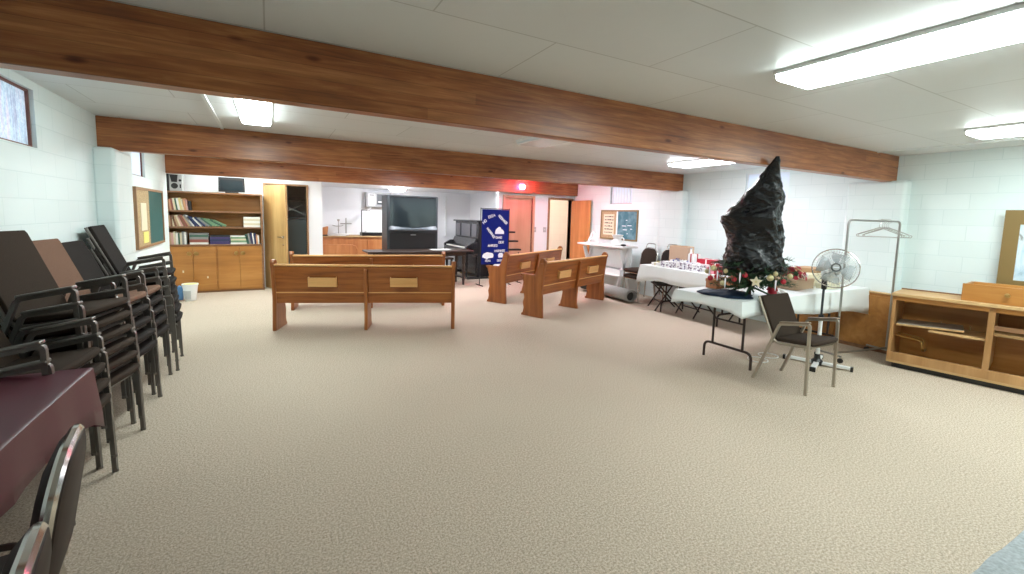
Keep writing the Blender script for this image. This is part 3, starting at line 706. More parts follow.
# books
BC = {'brown':(0.20,0.09,0.05),'cream':(0.62,0.55,0.38),'red brown':(0.26,0.08,0.06),'white':(0.70,0.69,0.64),'tan':(0.42,0.29,0.17),'navy':(0.02,0.03,0.09),
      'green':(0.17,0.30,0.17),'dark green':(0.05,0.12,0.08),'grey':(0.24,0.24,0.23),'purple':(0.05,0.035,0.12),'orange':(0.55,0.28,0.15),'pink':(0.55,0.32,0.28),'black':(0.02,0.02,0.02),'yellow':(0.62,0.52,0.22)}
BM = {k: mat('book cover '+k, v_, 0.6) for k, v_ in BC.items()}
NTH = ['first','second','third','fourth','fifth','sixth','seventh','eighth','ninth','tenth','eleventh','twelfth','thirteenth','fourteenth','fifteenth','sixteenth','seventeenth']
def book(x, z, th, h, dpt, col, tilt, label, group, flat=False, y=BY0+0.03):
    o = thing('book', label, 'book', (x,y,z), 0, group)
    if flat:   # lying, spine to the front; th = stack height of this book, h = width along x
        mb = MB(); mb.box(0,h,0,dpt,0,0.004); mb.box(0,h,0,dpt,th-0.004,th); mb.box(0,h,-0.003,0.003,0,th)
        mb.build('cover', BM[col], o)
        MB().box(0.004,h-0.004,0.004,dpt-0.004,0.0045,th-0.0045).build('page_block', M['paper'], o)
    else:
        o.rotation_euler = (0,tilt,0)
        mb = MB(); mb.box(0,0.003,0,dpt,0,h); mb.box(th-0.003,th,0,dpt,0,h); mb.box(0,th,-0.003,0.002,0,h)
        mb.build('cover', BM[col], o)
        MB().box(0.0035,th-0.0035,0.003,dpt-0.003,0.004,h-0.004).build('page_block', M['paper'], o)
    return o
def row(x, z, specs, shelf, group):
    for k, (th, h, col, tilt) in enumerate(specs):
        t = R(tilt); lift = 0.0
        # leaning left (negative tilt): top goes to -x ; keep the low corner on the shelf
        if t < 0: lift = math.sin(-t)*0 + 0.0; zz = z + 0.0; xx = x; zz = z + th*math.sin(-t)*-0 + 0.0
        zz = z + (th*math.sin(t) if t > 0 else 0.0) + 0.001
        book(x, zz, th, h, 0.15, col, t, f"{col} upright book, {NTH[k]} from the left on the {shelf} shelf of the bookcase" if abs(tilt)<9 else f"{col} leaning book, {NTH[k]} from the left on the {shelf} shelf", group)
        x += th/math.cos(t) + 0.002 + (0.0)
    return x
g1, g2, g3 = 'books on the top shelf', 'books on the middle shelf', 'books on the lower shelf'
row(BX0+0.05, SH[2], [(0.028,0.19,'brown',-5),(0.024,0.18,'orange',-5),(0.03,0.195,'red brown',-6),(0.028,0.20,'cream',-8),(0.022,0.19,'dark green',-8),(0.03,0.205,'white',-8),(0.026,0.21,'yellow',-9),(0.024,0.19,'cream',-9),(0.03,0.20,'orange',-7),(0.022,0.18,'pink',-6),(0.035,0.16,'black',-2)], 'top', g1)
x = row(BX0+0.05, SH[1], [(0.03,0.19,'tan',-3),(0.026,0.185,'brown',-3),(0.024,0.18,'cream',-5),(0.03,0.19,'brown',-12),(0.03,0.195,'tan',-14),(0.026,0.2,'cream',-16),(0.026,0.19,'pink',-18),(0.03,0.21,'brown',-22),(0.028,0.21,'red brown',-24),(0.026,0.2,'tan',-26),(0.03,0.22,'grey',-28),(0.022,0.22,'white',-30),(0.03,0.20,'navy',-36),(0.03,0.20,'navy',-38),(0.022,0.19,'white',-40)], 'middle', g2)
xx = x+0.02
for k in range(7):
    book(xx, SH[1]+0.002, 0.03, 0.21, 0.15, ['navy','grey','dark green','green','green','dark green','green'][k], R(-44-3*k), f"{['navy','grey','dark green','pale green','pale green','dark green','pale green'][k]} book slumped low, {NTH[k]} of seven, on the middle shelf", g2); xx += 0.052
zz = SH[1]+0.001
for k in range(5):
    book(BX1-0.305, zz, 0.036, 0.262, 0.2, ['white','cream','white','cream','white'][k], 0, f"{['white','cream','white','cream','white'][k]} thick book lying {['lowest','second','third','fourth','highest'][k]} in the right end pile, middle shelf", g2, True); zz += 0.0375
x = row(BX0+0.05, SH[0], [(0.03,0.21,'tan',-2),(0.03,0.20,'pink',-2),(0.028,0.22,'cream',-2),(0.03,0.20,'white',-1),(0.024,0.19,'dark green',-1),(0.026,0.2,'cream',-1),(0.03,0.22,'grey',-1),(0.026,0.21,'white',-1)], 'lower', g3)
x = BX0+0.33
def pile(x, wd, cols, where, g=g3, z0=None):
    z = (z0 or SH[0])+0.001
    for k,(c_, th) in enumerate(cols):
        book(x+rnd.uniform(0,0.01), z, th, wd, 0.19, c_, 0, f"{c_} book lying {['lowest','second up','third up','fourth up','fifth up','sixth up'][k]} in the {where} pile on the lower shelf", g, True); z += th+0.0012
pile(x, 0.27, [('white',0.035),('red brown',0.05),('grey',0.04),('dark green',0.035),('grey',0.03)], 'left')
pile(x+0.29, 0.30, [('purple',0.05),('navy',0.04),('purple',0.035),('black',0.03)], 'middle')
pile(x+0.60, 0.25, [('white',0.03),('green',0.035),('cream',0.03),('green',0.03),('white',0.025)], 'right')
row(x+0.865, SH[0], [(0.03,0.18,'dark green',-14),(0.03,0.19,'grey',-10),(0.026,0.21,'navy',-6),(0.02,0.2,'white',-6),(0.026,0.20,'navy',-4),(0.026,0.17,'orange',-3),(0.02,0.16,'white',-3)], 'lower right', g3)

# things on top of the bookcase
o = thing('stereo_speaker', 'black and silver stereo on the left end of the bookcase top', 'stereo', (-1.53,9.42,1.776))
MB().box(0,0.05,0,0.2,0,0.285).build('side_speaker', M['black'], o, bevel=0.006)
MB().box(0.052,0.235,0.0,0.2,0,0.28).build('body', M['grey_pl'], o, bevel=0.008)
MB().prism([(0.06,0.275),(0.175,0.275),(0.16,0.15),(0.085,0.15)], -0.008, 0.0, 'xz').build('cassette_window', M['black'], o)
MB().lathe([(0.045,0.001),(0.048,-0.008),(0.03,-0.014),(0.02,-0.006)], (0.125,0,0.085), 20, 'y').build('dial', M['black'], o, smooth=True)
MB().lathe([(0.02,0.001),(0.02,-0.01)], (0.205,0,0.18), 14, 'y').build('knob', M['black'], o, smooth=True)
MB().box(0.195,0.215,-0.006,0,0.05,0.115).build('button_bar', M['black'], o)
o = thing('small_television', 'small black television on the bookcase top left of the door', 'television', (-0.78,9.40,1.776))
MB().box(0,0.40,0.0,0.05,0.02,0.275).build('frame', M['black'], o, bevel=0.006)
MB().box(0.03,0.37,-0.003,0.0,0.05,0.235).build('screen', M['screen'], o)
MB().box(0.10,0.30,-0.02,0.12,0.0,0.019).build('foot', M['black'], o, bevel=0.004)
# bucket in front of bookcase
o = thing('bucket', 'white plastic bucket with blue label and yellow contents in front of the bookcase', 'bucket', (-1.15,8.66,0))
MB().lathe([(0.07,0.0),(0.078,0.01),(0.105,0.25),(0.115,0.255),(0.115,0.275),(0.10,0.275),(0.075,0.02),(0.02,0.015)], (0,0,0), 24).build('tub', M['white_pl'], o, smooth=True)
MB().lathe([(0.0005,0.245),(0.098,0.245),(0.098,0.268),(0.0005,0.275)], (0,0,0), 24).build('contents', M['yellow'], o, smooth=True)
mb = MB(); vs = []; n = 10
for i in range(n+1):
    a_ = R(190+i*9)
    for z,r_ in ((0.03,0.086),(0.17,0.102)): vs.append((r_*math.cos(a_), r_*math.sin(a_), z))
mb.add(vs, [(2*i,2*i+2,2*i+3,2*i+1) for i in range(n)]).build('label', M['grey_pl'], o)
o = MB().prism([(0,0),(0.10,0),(0.11,0.13),(0.03,0.15),(-0.01,0.10)], 0, 0.06, 'xz').build('spray_pack', mat('blue wipes pack',(0.10,0.25,0.5),0.4), None, bevel=0.01, loc=(-1.36,8.58,0.0))
o.location = (-1.34,8.72,0.0); o.scale = (0.8,1.2,1.6); tag(o, 'blue and white cleaning pack beside the white bucket', 'cleaning pack')

# ------------------------------------------------------------ alcove: cabinets, television, piano
o = thing('wall_cabinet', 'reddish wooden low cabinet run along the alcove back wall under the cross', 'cabinet', (0.96,10.95,0))
MB().box(0,2.2,0.02,0.62,0.06,0.90).build('carcass', M['ply_red'], o)
MB().box(-0.0,2.22,-0.02,0.63,0.90,0.93).build('counter_top', M['ply_edge'], o, bevel=0.004)
MB().box(0,2.2,0.05,0.6,0.0,0.06).build('plinth', M['shelf_dark'], o)
for k in range(4):
    MB().box(0.02+k*0.545,0.545*(k+1)-0.005,0,0.02,0.09,0.86).build('cupboard_door', M['ply_red'], o, bevel=0.004)
o = thing('wooden_partition', 'low reddish wooden panel with a rounded top corner in front of the alcove cabinets', 'partition', (0.98,10.45,0))
pr = [(0,0),(0.74,0),(0.74,0.66)] + [(0.66+0.08*math.cos(a_),0.66+0.08*math.sin(a_)) for a_ in [R(t) for t in (20,45,70,90)]] + [(0,0.74)]
MB().prism(pr, 0, 0.03, 'xz').build('panel', M['ply_red'], o, bevel=0.003)
MB().tube([(0,0.015,0.75),(0.64,0.015,0.75),(0.72,0.015,0.72),(0.757,0.015,0.65),(0.757,0.015,0.0)], 0.018, 8).build('edge_rail', M['ply_red'], o, smooth=True)
MB().box(0.3,0.6,0.03,0.25,0.0,0.03).build('foot', M['ply_red'], o)
o = thing('cabinet_cross', 'silver standing cross with a wide bar on the alcove cabinet', 'cross', (1.62,11.3,0.93))
MB().box(-0.012,0.012,-0.012,0.012,0.03,0.42).build('upright', M['steel'], o); MB().box(-0.13,0.13,-0.010,0.010,0.27,0.295).build('cross_arm', M['steel'], o)
MB().box(-0.06,0.06,-0.05,0.05,0,0.03).build('foot', M['steel'], o, bevel=0.004)
o = thing('candle_stand', 'thin silver stand with two small cups beside the cross on the alcove cabinet', 'candle stand', (1.46,11.38,0.93))
MB().lathe([(0.05,0),(0.05,0.01),(0.01,0.02),(0.008,0.33),(0.03,0.35),(0.032,0.38),(0.02,0.385)], (0,0,0), 16).build('stem', M['steel'], o, smooth=True)
MB().tube([(-0.14,0,0.24),(-0.06,0,0.215),(0.06,0,0.22),(0.11,0,0.245)], 0.008, 8).build('arm', M['steel'], o, smooth=True)
o = thing('paper_pile', 'loose pile of white papers in front of the cross on the alcove cabinet', 'papers', (1.40,11.02,0.93))
for k in range(4): MB().box(-0.20+k*0.05,0.18+k*0.06,-0.03,0.19,0.001+k*0.013,0.012+k*0.013,R(k*5-6)).build('sheet_stack', M['paper'], o)
o = thing('wooden_box', 'small slanted wooden box at the left end of the alcove cabinet', 'box', (0.97,11.0,0.93))
MB().prism([(0,0.03),(0.20,0.03),(0.22,0.22),(0.0,0.15)], 0.0, 0.25, 'xz').build('body', M['ply_red'], o, bevel=0.004)
MB().box(0,0.20,0.005,0.24,0.0,0.028).build('foot', M['black'], o)
o = thing('overhead_projector', 'black framed overhead projector on the alcove cabinet left of the big television', 'projector', (2.05,11.15,0.93))
MB().box(-0.10,0.40,-0.12,0.2,0.0,0.08).build('base', M['black'], o, bevel=0.008)
MB().box(0.0,0.32,-0.09,0.15,0.081,0.12).build('stage', M['paper'], o, bevel=0.006)
MB().box(-0.10,-0.08,0.0,0.02,0.081,0.62).build('post', M['black'], o)
MB().tube([(-0.09,0.01,0.62),(0.03,-0.03,0.625)], 0.012, 8).build('head_arm', M['black'], o, smooth=True)
MB().prism([(0.02,0.60),(0.09,0.60),(0.14,0.69),(0.12,0.70),(0.03,0.64)], -0.06,0.04,'xz').build('mirror_head', M['grey_pl'], o, bevel=0.003)
o = thing('wall_air_conditioner', 'white boxed air conditioner with dark control panel high on the alcove wall', 'air conditioner', (2.12,11.42,1.64))
MB().box(0,0.62,0.0,0.18,0,0.36).build('case', M['grey_pl'], o, bevel=0.008)
MB().box(0.05,0.22,-0.01,0,0.03,0.33).build('control_panel', M['white_pl'], o)
MB().box(0.08,0.19,-0.014,-0.01,0.28,0.30).build('vent_slot', M['black'], o)
g = MB().box(0.26,0.58,-0.012,0,0.06,0.32).build('dark_grille', M['tvgrey'], o)
MB().box(0.29,0.55,-0.016,-0.012,0.11,0.14).build('label_strip', M['white_pl'], g)

o = thing('projection_television', 'tall charcoal projection television standing behind the dark table', 'television', (2.17,9.42,0))
MB().box(0.02,1.10,0.05,0.55,0.0,0.42).build('stand', M['black'], o, bevel=0.01)
MB().box(0,1.12,0.0,0.5,0.425,1.88).build('cabinet', M['tvgrey'], o, bevel=0.015)
MB().box(0.05,1.07,-0.012,0.0,1.20,1.85).build('screen', M['screen'], o, bevel=0.004)
mb = MB(); mb.box(0.02,1.10,-0.025,-0.0,1.85,1.875); mb.box(0.02,0.05,-0.025,0,1.20,1.85); mb.box(1.07,1.10,-0.025,0,1.20,1.85)
mb.build('screen_frame', M['tvgrey'], o, bevel=0.003)
mb = MB(); n = 16; vs = []
for i in range(n+1):
    x = 0.03+1.06*i/n; bow = 0.07*math.sin(math.pi*i/n)
    vs += [(x,-0.004,1.12),(x,-0.035-bow*1.2,1.125),(x,-0.045-bow*1.2,1.15+bow*0.2),(x,-0.004,1.19+(0.07-bow)*0.9)]
fs = []
for i in range(n):
    for j in range(4): fs.append((4*i+j,4*i+(j+1)%4,4*i+4+(j+1)%4,4*i+4+j))
fs += [(0,1,2,3),(4*n+3,4*n+2,4*n+1,4*n)]
mb.add(vs,fs).build('curved_ledge', M['tvlight'], o, smooth=True)
MB().box(0.05,1.07,-0.012,0,0.47,1.08).build('speaker_grille', M['black'], o, bevel=0.004)
MB().box(0.50,0.62,-0.016,-0.012,1.03,1.045).build('badge', M['grey_pl'], o)

def turned_leg(x, y, h, m, par, r=0.03):
    return MB().lathe([(r*.6,0),(r*.75,0.02),(r*.7,0.06),(r*1.05,0.12),(r*.8,0.15),(r*.9,h*0.4),(r*1.2,h*0.62),(r*.8,h*0.70),(r*1.25,h*0.74),(r*1.25,h)], (x,y,0), 14).build('leg', m, par, smooth=True)
o = thing('dark_table', 'long dark wooden table with turned legs in front of the big television', 'table', (1.63,8.62,0))
MB().box(0,2.20,0,0.62,0.71,0.745).build('table_top', M['dark_wood'], o, bevel=0.008)
MB().box(0.10,2.04,0.07,0.55,0.63,0.714).build('apron', M['dark_wood'], o, bevel=0.004)
for x in (0.14,2.0):
    for y in (0.10,0.52): turned_leg(x,y,0.629,M['dark_wood'],o)
MB().tube([(0.16,0.31,0.16),(1.98,0.31,0.16)],0.014,8).build('stretcher', M['dark_wood'], o, smooth=True)
mb = MB(); mb.tube([(1.98,0.12,0.16),(1.98,0.50,0.16)],0.014,8); mb.tube([(0.16,0.12,0.16),(0.16,0.50,0.16)],0.014,8); mb.build('end_stretcher', M['dark_wood'], o, smooth=True)
o2 = MB().box(0,0.42,0,0.22,0,0.006).build('paper_sheet', M['paper'], None, loc=(2.98,8.85,0.746)); tag(o2, 'white sheet lying near the right end of the dark table top', 'paper')

# piano: back against the alcove side, keyboard toward -x
o = thing('upright_piano', 'black upright piano with open keyboard between the big television and the navy banner', 'piano', (0,0,0))
MB().box(4.28,4.72,9.42,10.86,0.06,1.34).build('case', M['piano'], o, bevel=0.008)
MB().box(4.23,4.75,9.38,10.90,1.34,1.375).build('lid', M['piano'], o, bevel=0.008)
MB().box(3.96,4.278,9.42,10.86,0.60,0.72).build('key_bed', M['piano'], o, bevel=0.008)
MB().box(4.00,4.15,9.50,10.78,0.721,0.745).build('white_keys', M['ivory'], o)
kb = MB(); y = 9.52; i = 0
while y < 10.74:
    if i%7 not in (2,6): kb.box(4.06,4.155,y,y+0.012,0.746,0.756)
    y += 0.0245; i += 1
kb.build('black_keys', M['black'], o)
MB().prism([(4.16,0.722),(4.277,0.722),(4.277,0.95),(4.24,0.95),(4.17,0.80)], 9.46, 10.82, 'xz').build('fallboard', M['piano'], o, bevel=0.004)
for y in (9.42,10.82): MB().prism([(3.95,0.721),(4.277,0.721),(4.277,0.86),(4.12,0.85),(3.97,0.77)], y-0.03, y+0.05, 'xz').build('cheek', M['piano'], o, bevel=0.006)
for y0,y1 in ((9.50,9.78),(9.86,10.42),(10.50,10.78)): MB().box(4.262,4.279,y0,y1,0.98,1.29).build('front_panel', M['piano_panel'], o, bevel=0.006)
MB().box(4.268,4.279,9.50,10.78,0.12,0.55).build('lower_panel', M['piano'], o, bevel=0.004)
for y in (9.48,10.78): turned_leg(4.02,y,0.599,M['piano'],o,0.03)
MB().box(4.0,4.75,9.38,9.47,0,0.06).build('foot', M['piano'], o, bevel=0.006); MB().box(4.0,4.75,10.8,10.9,0,0.06).build('foot', M['piano'], o, bevel=0.006)
mb = MB()
for y in (10.06,10.14,10.22): mb.tube([(4.27,y,0.07),(4.16,y,0.05)],0.010,6)
mb.build('pedals', M['brass'], o, smooth=True)
o = thing('piano_bench', 'dark bench pulled out in front of the piano keyboard', 'bench', (3.45,9.75,0))
MB().box(0,0.36,0,0.85,0.44,0.48).build('seat', M['dark_wood'], o, bevel=0.006)
for x in (0.04,0.32):
    for y in (0.05,0.8): MB().box(x-0.02,x+0.02,y-0.02,y+0.02,0,0.439).build('leg', M['dark_wood'], o)

# banner stand
BX, BYY = 3.93, 8.46
o = thing('banner_stand', 'navy felt banner with white writing and cloud shapes hung on a free standing frame', 'banner', (BX,BYY,0))
mb = MB(); mb.tube([(-0.02,0.03,0.02),(-0.02,0.03,1.66)],0.009,8); mb.tube([(0.66,0.03,0.02),(0.66,0.03,1.66)],0.009,8); mb.tube([(-0.02,0.03,1.645),(0.66,0.03,1.645)],0.009,8)
for x in (-0.02,0.66): mb.tube([(x,-0.12,0.012),(x,0.22,0.012)],0.010,8)
mb.build('stand_frame', M['black_metal'], o, smooth=True)
n, k = 12, 14; vs = []; fs = []
for s in (0,1):
    for j in range(k+1):
        for i in range(n+1):
            u, v_ = i/n, j/k; vs.append((0.64*u, 0.012*math.sin(u*7+v_*2)*(1-v_)+s*0.008+0.005, 0.46+1.17*v_))
N1 = (n+1)*(k+1)
for j in range(k):
    for i in range(n):
        a_ = j*(n+1)+i; fs.append((a_,a_+1,a_+n+2,a_+n+1)); fs.append((N1+a_,N1+a_+1,N1+a_+n+2,N1+a_+n+1))
bd = [j*(n+1) for j in range(k+1)] + [k*(n+1)+i for i in range(1,n+1)] + [j*(n+1)+n for j in range(k-1,-1,-1)] + [i for i in range(n-1,0,-1)]
for i in range(len(bd)): fs.append((bd[i],bd[(i+1)%len(bd)],bd[(i+1)%len(bd)]+N1,bd[i]+N1))
bn = MB().add(vs,fs).build('banner_cloth', M['banner'], o, smooth=True)
# felt lettering: short runs of small glyph strokes, as faint and unreadable as in the photograph
def word(cx, cz, wd, ht, ang, seed):
    rs = random.Random(seed); mb = MB(); nl = max(2, int(wd/(ht*0.75))); st = wd/nl; ca, sa = math.cos(ang), math.sin(ang)
    def seg(x0,z0,x1,z1,t=ht*0.10):
        p0 = Vector((x0,0,z0)); p1 = Vector((x1,0,z1)); d = p1-p0; l = d.length or 1e-3; d /= l; q = Vector((-d.z,0,d.x))
        T = lambda v_: Vector((cx+ca*v_.x-sa*v_.z, -0.006, cz+sa*v_.x+ca*v_.z))
        c_ = T((p0+p1)/2); dd = T(d)-T(Vector((0,0,0))); qq = T(q)-T(Vector((0,0,0)))
        mb.obox(c_, dd*(l/2+t*0.6), Vector((0,0.003,0)), qq*t)
    for i in range(nl):
        x0 = -wd/2+i*st+st*0.12; x1 = x0+st*0.72; h = ht/2; kd = rs.randrange(5)
        if kd == 0: seg(x0,-h,x0,h); seg(x0,h,x1,h); seg(x0,0,x1,0); seg(x0,-h,x1,-h)
        elif kd == 1: seg(x0,-h,x0,h); seg(x1,-h,x1,h); seg(x0,0,x1,0)
        elif kd == 2: seg(x0,-h,(x0+x1)/2,h); seg((x0+x1)/2,h,x1,-h); seg(x0,-h*.2,x1,-h*.2)
        elif kd == 3: seg(x0,-h,x0,h); seg(x0,h,x1,h); seg(x1,h,x1,0); seg(x1,0,x0,0); seg(x0,0,x1,-h)
        else: seg(x0,-h,x0,h); seg(x0,h,x1,h); seg(x1,h,x1,-h); seg(x1,-h,x0,-h)
    mb.build('felt_word', M['felt_white'], bn)
for a_ in [(0.055,1.37,0.10,0.05,R(45),1),(0.22,1.49,0.17,0.05,R(18),2),(0.49,1.42,0.27,0.05,R(-42),3),(0.21,1.13,0.28,0.045,R(-50),4),(0.40,1.035,0.15,0.045,0,5),(0.46,0.93,0.13,0.045,0,6),(0.255,0.86,0.23,0.045,0,7),(0.43,0.745,0.26,0.045,0,8),(0.15,0.535,0.13,0.04,0,9),(0.46,0.535,0.18,0.04,0,10)]: word(*a_)
def blob(prof, name):
    MB().prism(prof, -0.010, -0.002, 'xz').build(name, M['felt_white'], bn)
blob([(0.31,1.11),(0.52,1.11),(0.52,1.16),(0.49,1.20),(0.45,1.22),(0.44,1.25),(0.40,1.265),(0.37,1.24),(0.33,1.21),(0.31,1.16)], 'cloud_shape')
blob([(0.02,0.61),(0.10,0.58),(0.12,0.56),(0.16,0.59),(0.27,0.60),(0.28,0.66),(0.25,0.70),(0.18,0.71),(0.13,0.72),(0.05,0.69),(0.02,0.65)], 'cloud_shape')
blob([(0.40,0.60),(0.50,0.60),(0.51,0.66),(0.49,0.70),(0.42,0.70),(0.39,0.66)], 'square_shape')
# brochure rack right of the banner
o = thing('wire_rack', 'dark wire shelf rack showing three bars right of the navy banner', 'rack', (4.62,8.50,0))
mb = MB()
for x in (0.0,0.30): mb.tube([(x,0.12,0),(x,0.12,1.25 if x==0 else 0.7)],0.008,6)
mb.tube([(0,-0.05,0.01),(0,0.2,0.01)],0.008,6); mb.tube([(0.30,-0.05,0.01),(0.30,0.2,0.01)],0.008,6)
mb.build('post', M['black_metal'], o, smooth=True)
for z,l in ((0.55,0.34),(0.74,0.30),(0.93,0.22),(1.13,0.14)): MB().box(0,l,0,0.14,z,z+0.035).build('shelf', M['black_metal'], o)
o = MB().box(-0.13,0.13,-0.10,0.10,0,0.46).build('paper_stack', M['paper'], None, loc=(4.30,8.28,0.0), bevel=0.01); tag(o, 'white paper covered box on the floor below the navy banner', 'box')

# ------------------------------------------------------------ boards on the side walls
def wallboard(name, label, cat, x, side, y0, y1, z0, z1, parts, frame, t=0.02, fw_=0.03, loc=None):
    # side=+1: on the right wall facing -x ; -1 on the left wall facing +x
    o = thing(name, label, cat, (x, y0, z0)); w_ = y1-y0; h = z1-z0; s = -side
    def bx(ya,yb,za,zb,d0_,d1_): 
        a_, b_ = sorted((s*d0_, s*d1_)); return MB().box(a_,b_,ya,yb,za,zb)
    mb = MB()
    for (ya,yb,za,zb) in ((0,w_,0,fw_),(0,w_,h-fw_,h),(0,fw_,fw_,h-fw_),(w_-fw_,w_,fw_,h-fw_)):
        a_, b_ = sorted((0, s*t)); mb.box(a_,b_,ya,yb,za,zb)
    mb.build('frame', frame, o)
    for nm, f0, f1, m_ in parts: bx(fw_+f0*(w_-2*fw_), fw_+f1*(w_-2*fw_), fw_, h-fw_, 0.001, t*0.6).build(nm, m_, o)
    return o, w_, h, s
# right: y decreases to the right in view, so the cork half is at high y
o, w_, h, s = wallboard('notice_board', 'half cork half blue green board on the right wall above the white counter', 'board', XR, 1, 6.62,7.76,1.05,1.69,
    [('chalk_panel',0.0,0.52,M['chalk_blue']),('divider',0.52,0.56,M['white_trim']),('cork_panel',0.56,1.0,M['cork'])], M['picture_frame'])
MB().box(-0.018,-0.0125,0.70,1.04,0.10,0.55).build('pinned_chart', M['cream'], o)
mb = MB(); rs = random.Random(4)
for k in range(6):
    yy = 1.0
    while yy > 0.76:
        l = rs.uniform(0.02,0.07); mb.box(-0.0205,-0.0182,yy-l,yy,0.485-k*0.068,0.50-k*0.068+rs.uniform(0,0.01)); yy -= l+0.015
mb.build('chart_lines', M['black'], o)
mb = MB()
for k,(a_,b_,z) in enumerate([(0.45,0.33,0.30),(0.29,0.17,0.31),(0.42,0.30,0.22),(0.20,0.15,0.24),(0.34,0.30,0.42),(0.30,0.27,0.14)]): mb.box(-0.0145,-0.0122,b_,a_,z,z+0.014)
mb.build('chalk_marks', M['felt_white'], o)
o, w_, h, s = wallboard('notice_board', 'tall board with cork and dark green halves on the left wall by the bookcase', 'board', XL, -1, 6.70,8.20,0.98,1.73,
    [('cork_panel',0.0,0.45,M['cork']),('chalk_panel',0.46,1.0,M['chalk'])], M['frame_wood'], t=0.035)
MB().box(0.022,0.027,0.22,0.50,0.22,0.56).build('pinned_paper', M['cream'], o)
MB().box(0.022,0.027,0.30,0.55,0.06,0.20).build('pinned_yellow_paper', M['yellow'], o)
o, w_, h, s = wallboard('framed_picture', 'landscape picture in a gold brown frame leaning on the wall behind the drawer box', 'picture', 6.50, 1, 0.55,1.50,1.04,1.69,
    [('print',0.0,1.0,M['print'])], M['picture_frame'], t=0.03, fw_=0.11)
o.location.z = 0.86; o.location.x = 6.47; o.scale = (1,1,1.28)

# ------------------------------------------------------------ white counter with crossed braces
o = thing('white_counter', 'white trestle counter with crossed plank ends below the notice board', 'counter', (0,0,0))
MB().box(5.98,6.40,6.42,7.85,0.93,0.965).build('counter_top', M['white_pl'], o, bevel=0.005)
MB().box(6.28,6.32,6.50,7.75,0.50,0.925).build('back_panel', M['white_trim'], o)
MB().box(6.00,6.38,6.48,7.77,0.36,0.39).build('lower_shelf', M['white_pl'], o, bevel=0.004)
MB().box(6.02,6.05,6.48,7.77,0.39,0.50).build('shelf_lip', M['white_trim'], o)
for y in (7.70,6.58):
    mb = MB()
    for sg in (-1,1):
        a_ = Vector((6.18-sg*0.17,y,0.0)); b_ = Vector((6.18+sg*0.11,y,0.90)); d = (b_-a_); 
        mb.obox((a_+b_)/2, d/2, (0,0.02,0), Vector((d.z,0,-d.x)).normalized()*0.035)
    mb.build('crossed_leg', M['white_pl'], o, bevel=0.004)
for k, (y, hh) in enumerate(((7.52,0.20),)):
    o = thing('white_letter_frame', 'white A shaped wooden frame standing on the left end of the white counter', 'frame', (6.16,y,0.966))
    mb = MB()
    for sg in (-1,1):
        a_ = Vector((0,sg*0.16,0.02)); b_ = Vector((0,sg*0.03,0.24)); d = b_-a_; mb.obox((a_+b_)/2, d/2, (0.02,0,0), Vector((0,d.z,-d.y)).normalized()*0.022)
    mb.build('side_board', M['white_pl'], o, bevel=0.003); MB().box(-0.018,0.018,-0.11,0.11,0.08,0.11).build('cross_board', M['white_pl'], o); MB().box(-0.05,0.05,-0.18,0.18,0,0.02).build('foot_board', M['white_pl'], o)
o = thing('white_pitcher', 'white wide jug at the right end of the white counter', 'jug', (6.12,6.72,0.966))
MB().lathe([(0.085,0),(0.11,0.02),(0.10,0.09),(0.075,0.13),(0.10,0.19),(0.12,0.215),(0.105,0.21),(0.06,0.13),(0.02,0.02)], (0,0,0), 20).build('body', M['white_pl'], o, smooth=True)
MB().tube(fillet([(0,-0.10,0.17),(0,-0.19,0.16),(0,-0.17,0.06),(0,-0.10,0.05)],0.05), 0.012, 8).build('handle', M['white_pl'], o, smooth=True)
MB().sphere((0,0,0),0.045,10,(1.4,1,0.5)).build('black_hat', M['black'], None, smooth=True, loc=(6.08,6.50,0.99)); tag(COL.objects['black_hat'], 'small black object lying at the right end of the white counter', 'object')
# rolled carpet
o = thing('rolled_carpet', 'rolled grey carpet lying on the floor below the white counter, open end toward the camera', 'carpet roll', (5.52,5.80,0))
vs = []; 
sp = []
for i in range(70):
    t_ = i/69; a_ = t_*2*math.pi*2.6; r_ = 0.085+0.035*t_; sp.append((0.16+r_*1.3*math.cos(a_), 0.12+r_*0.98*math.sin(a_)))
yl = 1.45; mb = MB(); vs = []
for (x,z) in sp: vs += [(x,0,z),(x+0.10,yl,z)]
mb.add(vs, [(2*i,2*i+2,2*i+3,2*i+1) for i in range(69)])
c = mb.build('roll', M['roll_grey'], o, smooth=True); sd = c.modifiers.new('t','SOLIDIFY'); sd.thickness = 0.012
MB().lathe([(0.078,0.03),(0.078,1.40)], (0.16,0,0.118), 16, 'y').build('shade_plug', M['roll_shade'], o)  # solid dark plug paints the shade in the roll's open end

# ------------------------------------------------------------ dark folding chairs under the far table
def fold_chair(label, loc, rz):
    o = thing('folding_chair', label, 'chair', loc, rz, 'dark folding chairs under the far table')
    for s in (-1,1):
        MB().tube([(0.22,s*0.2,0.0),(-0.16,s*0.2,0.62)], 0.012, 8).build('leg', M['leg_brown'], o, smooth=True)
        MB().tube([(-0.24,s*0.185,0.0),(0.16,s*0.185,0.42)], 0.012, 8).build('leg', M['leg_brown'], o, smooth=True)
    MB().box(-0.15,0.2,-0.18,0.18,0.415,0.44).build('seat', M['leg_brown'], o, bevel=0.005)
    MB().box(-0.18,-0.16,-0.19,0.19,0.50,0.63).build('backrest', M['leg_brown'], o, bevel=0.005)
    MB().tube([(0.13,-0.2,0.14),(0.13,0.2,0.14)],0.009,6).build('cross_bar', M['leg_brown'], o, smooth=True); MB().tube([(-0.15,-0.185,0.1),(-0.15,0.185,0.1)],0.009,6).build('cross_bar', M['leg_brown'], o, smooth=True)
    return o
f0 = fold_chair('dark folding chair under the far white table at its left end', (5.86,5.20,0), R(150))
dup(f0, (5.92,4.62,0), R(170), 'dark folding chair under the middle of the far white table')

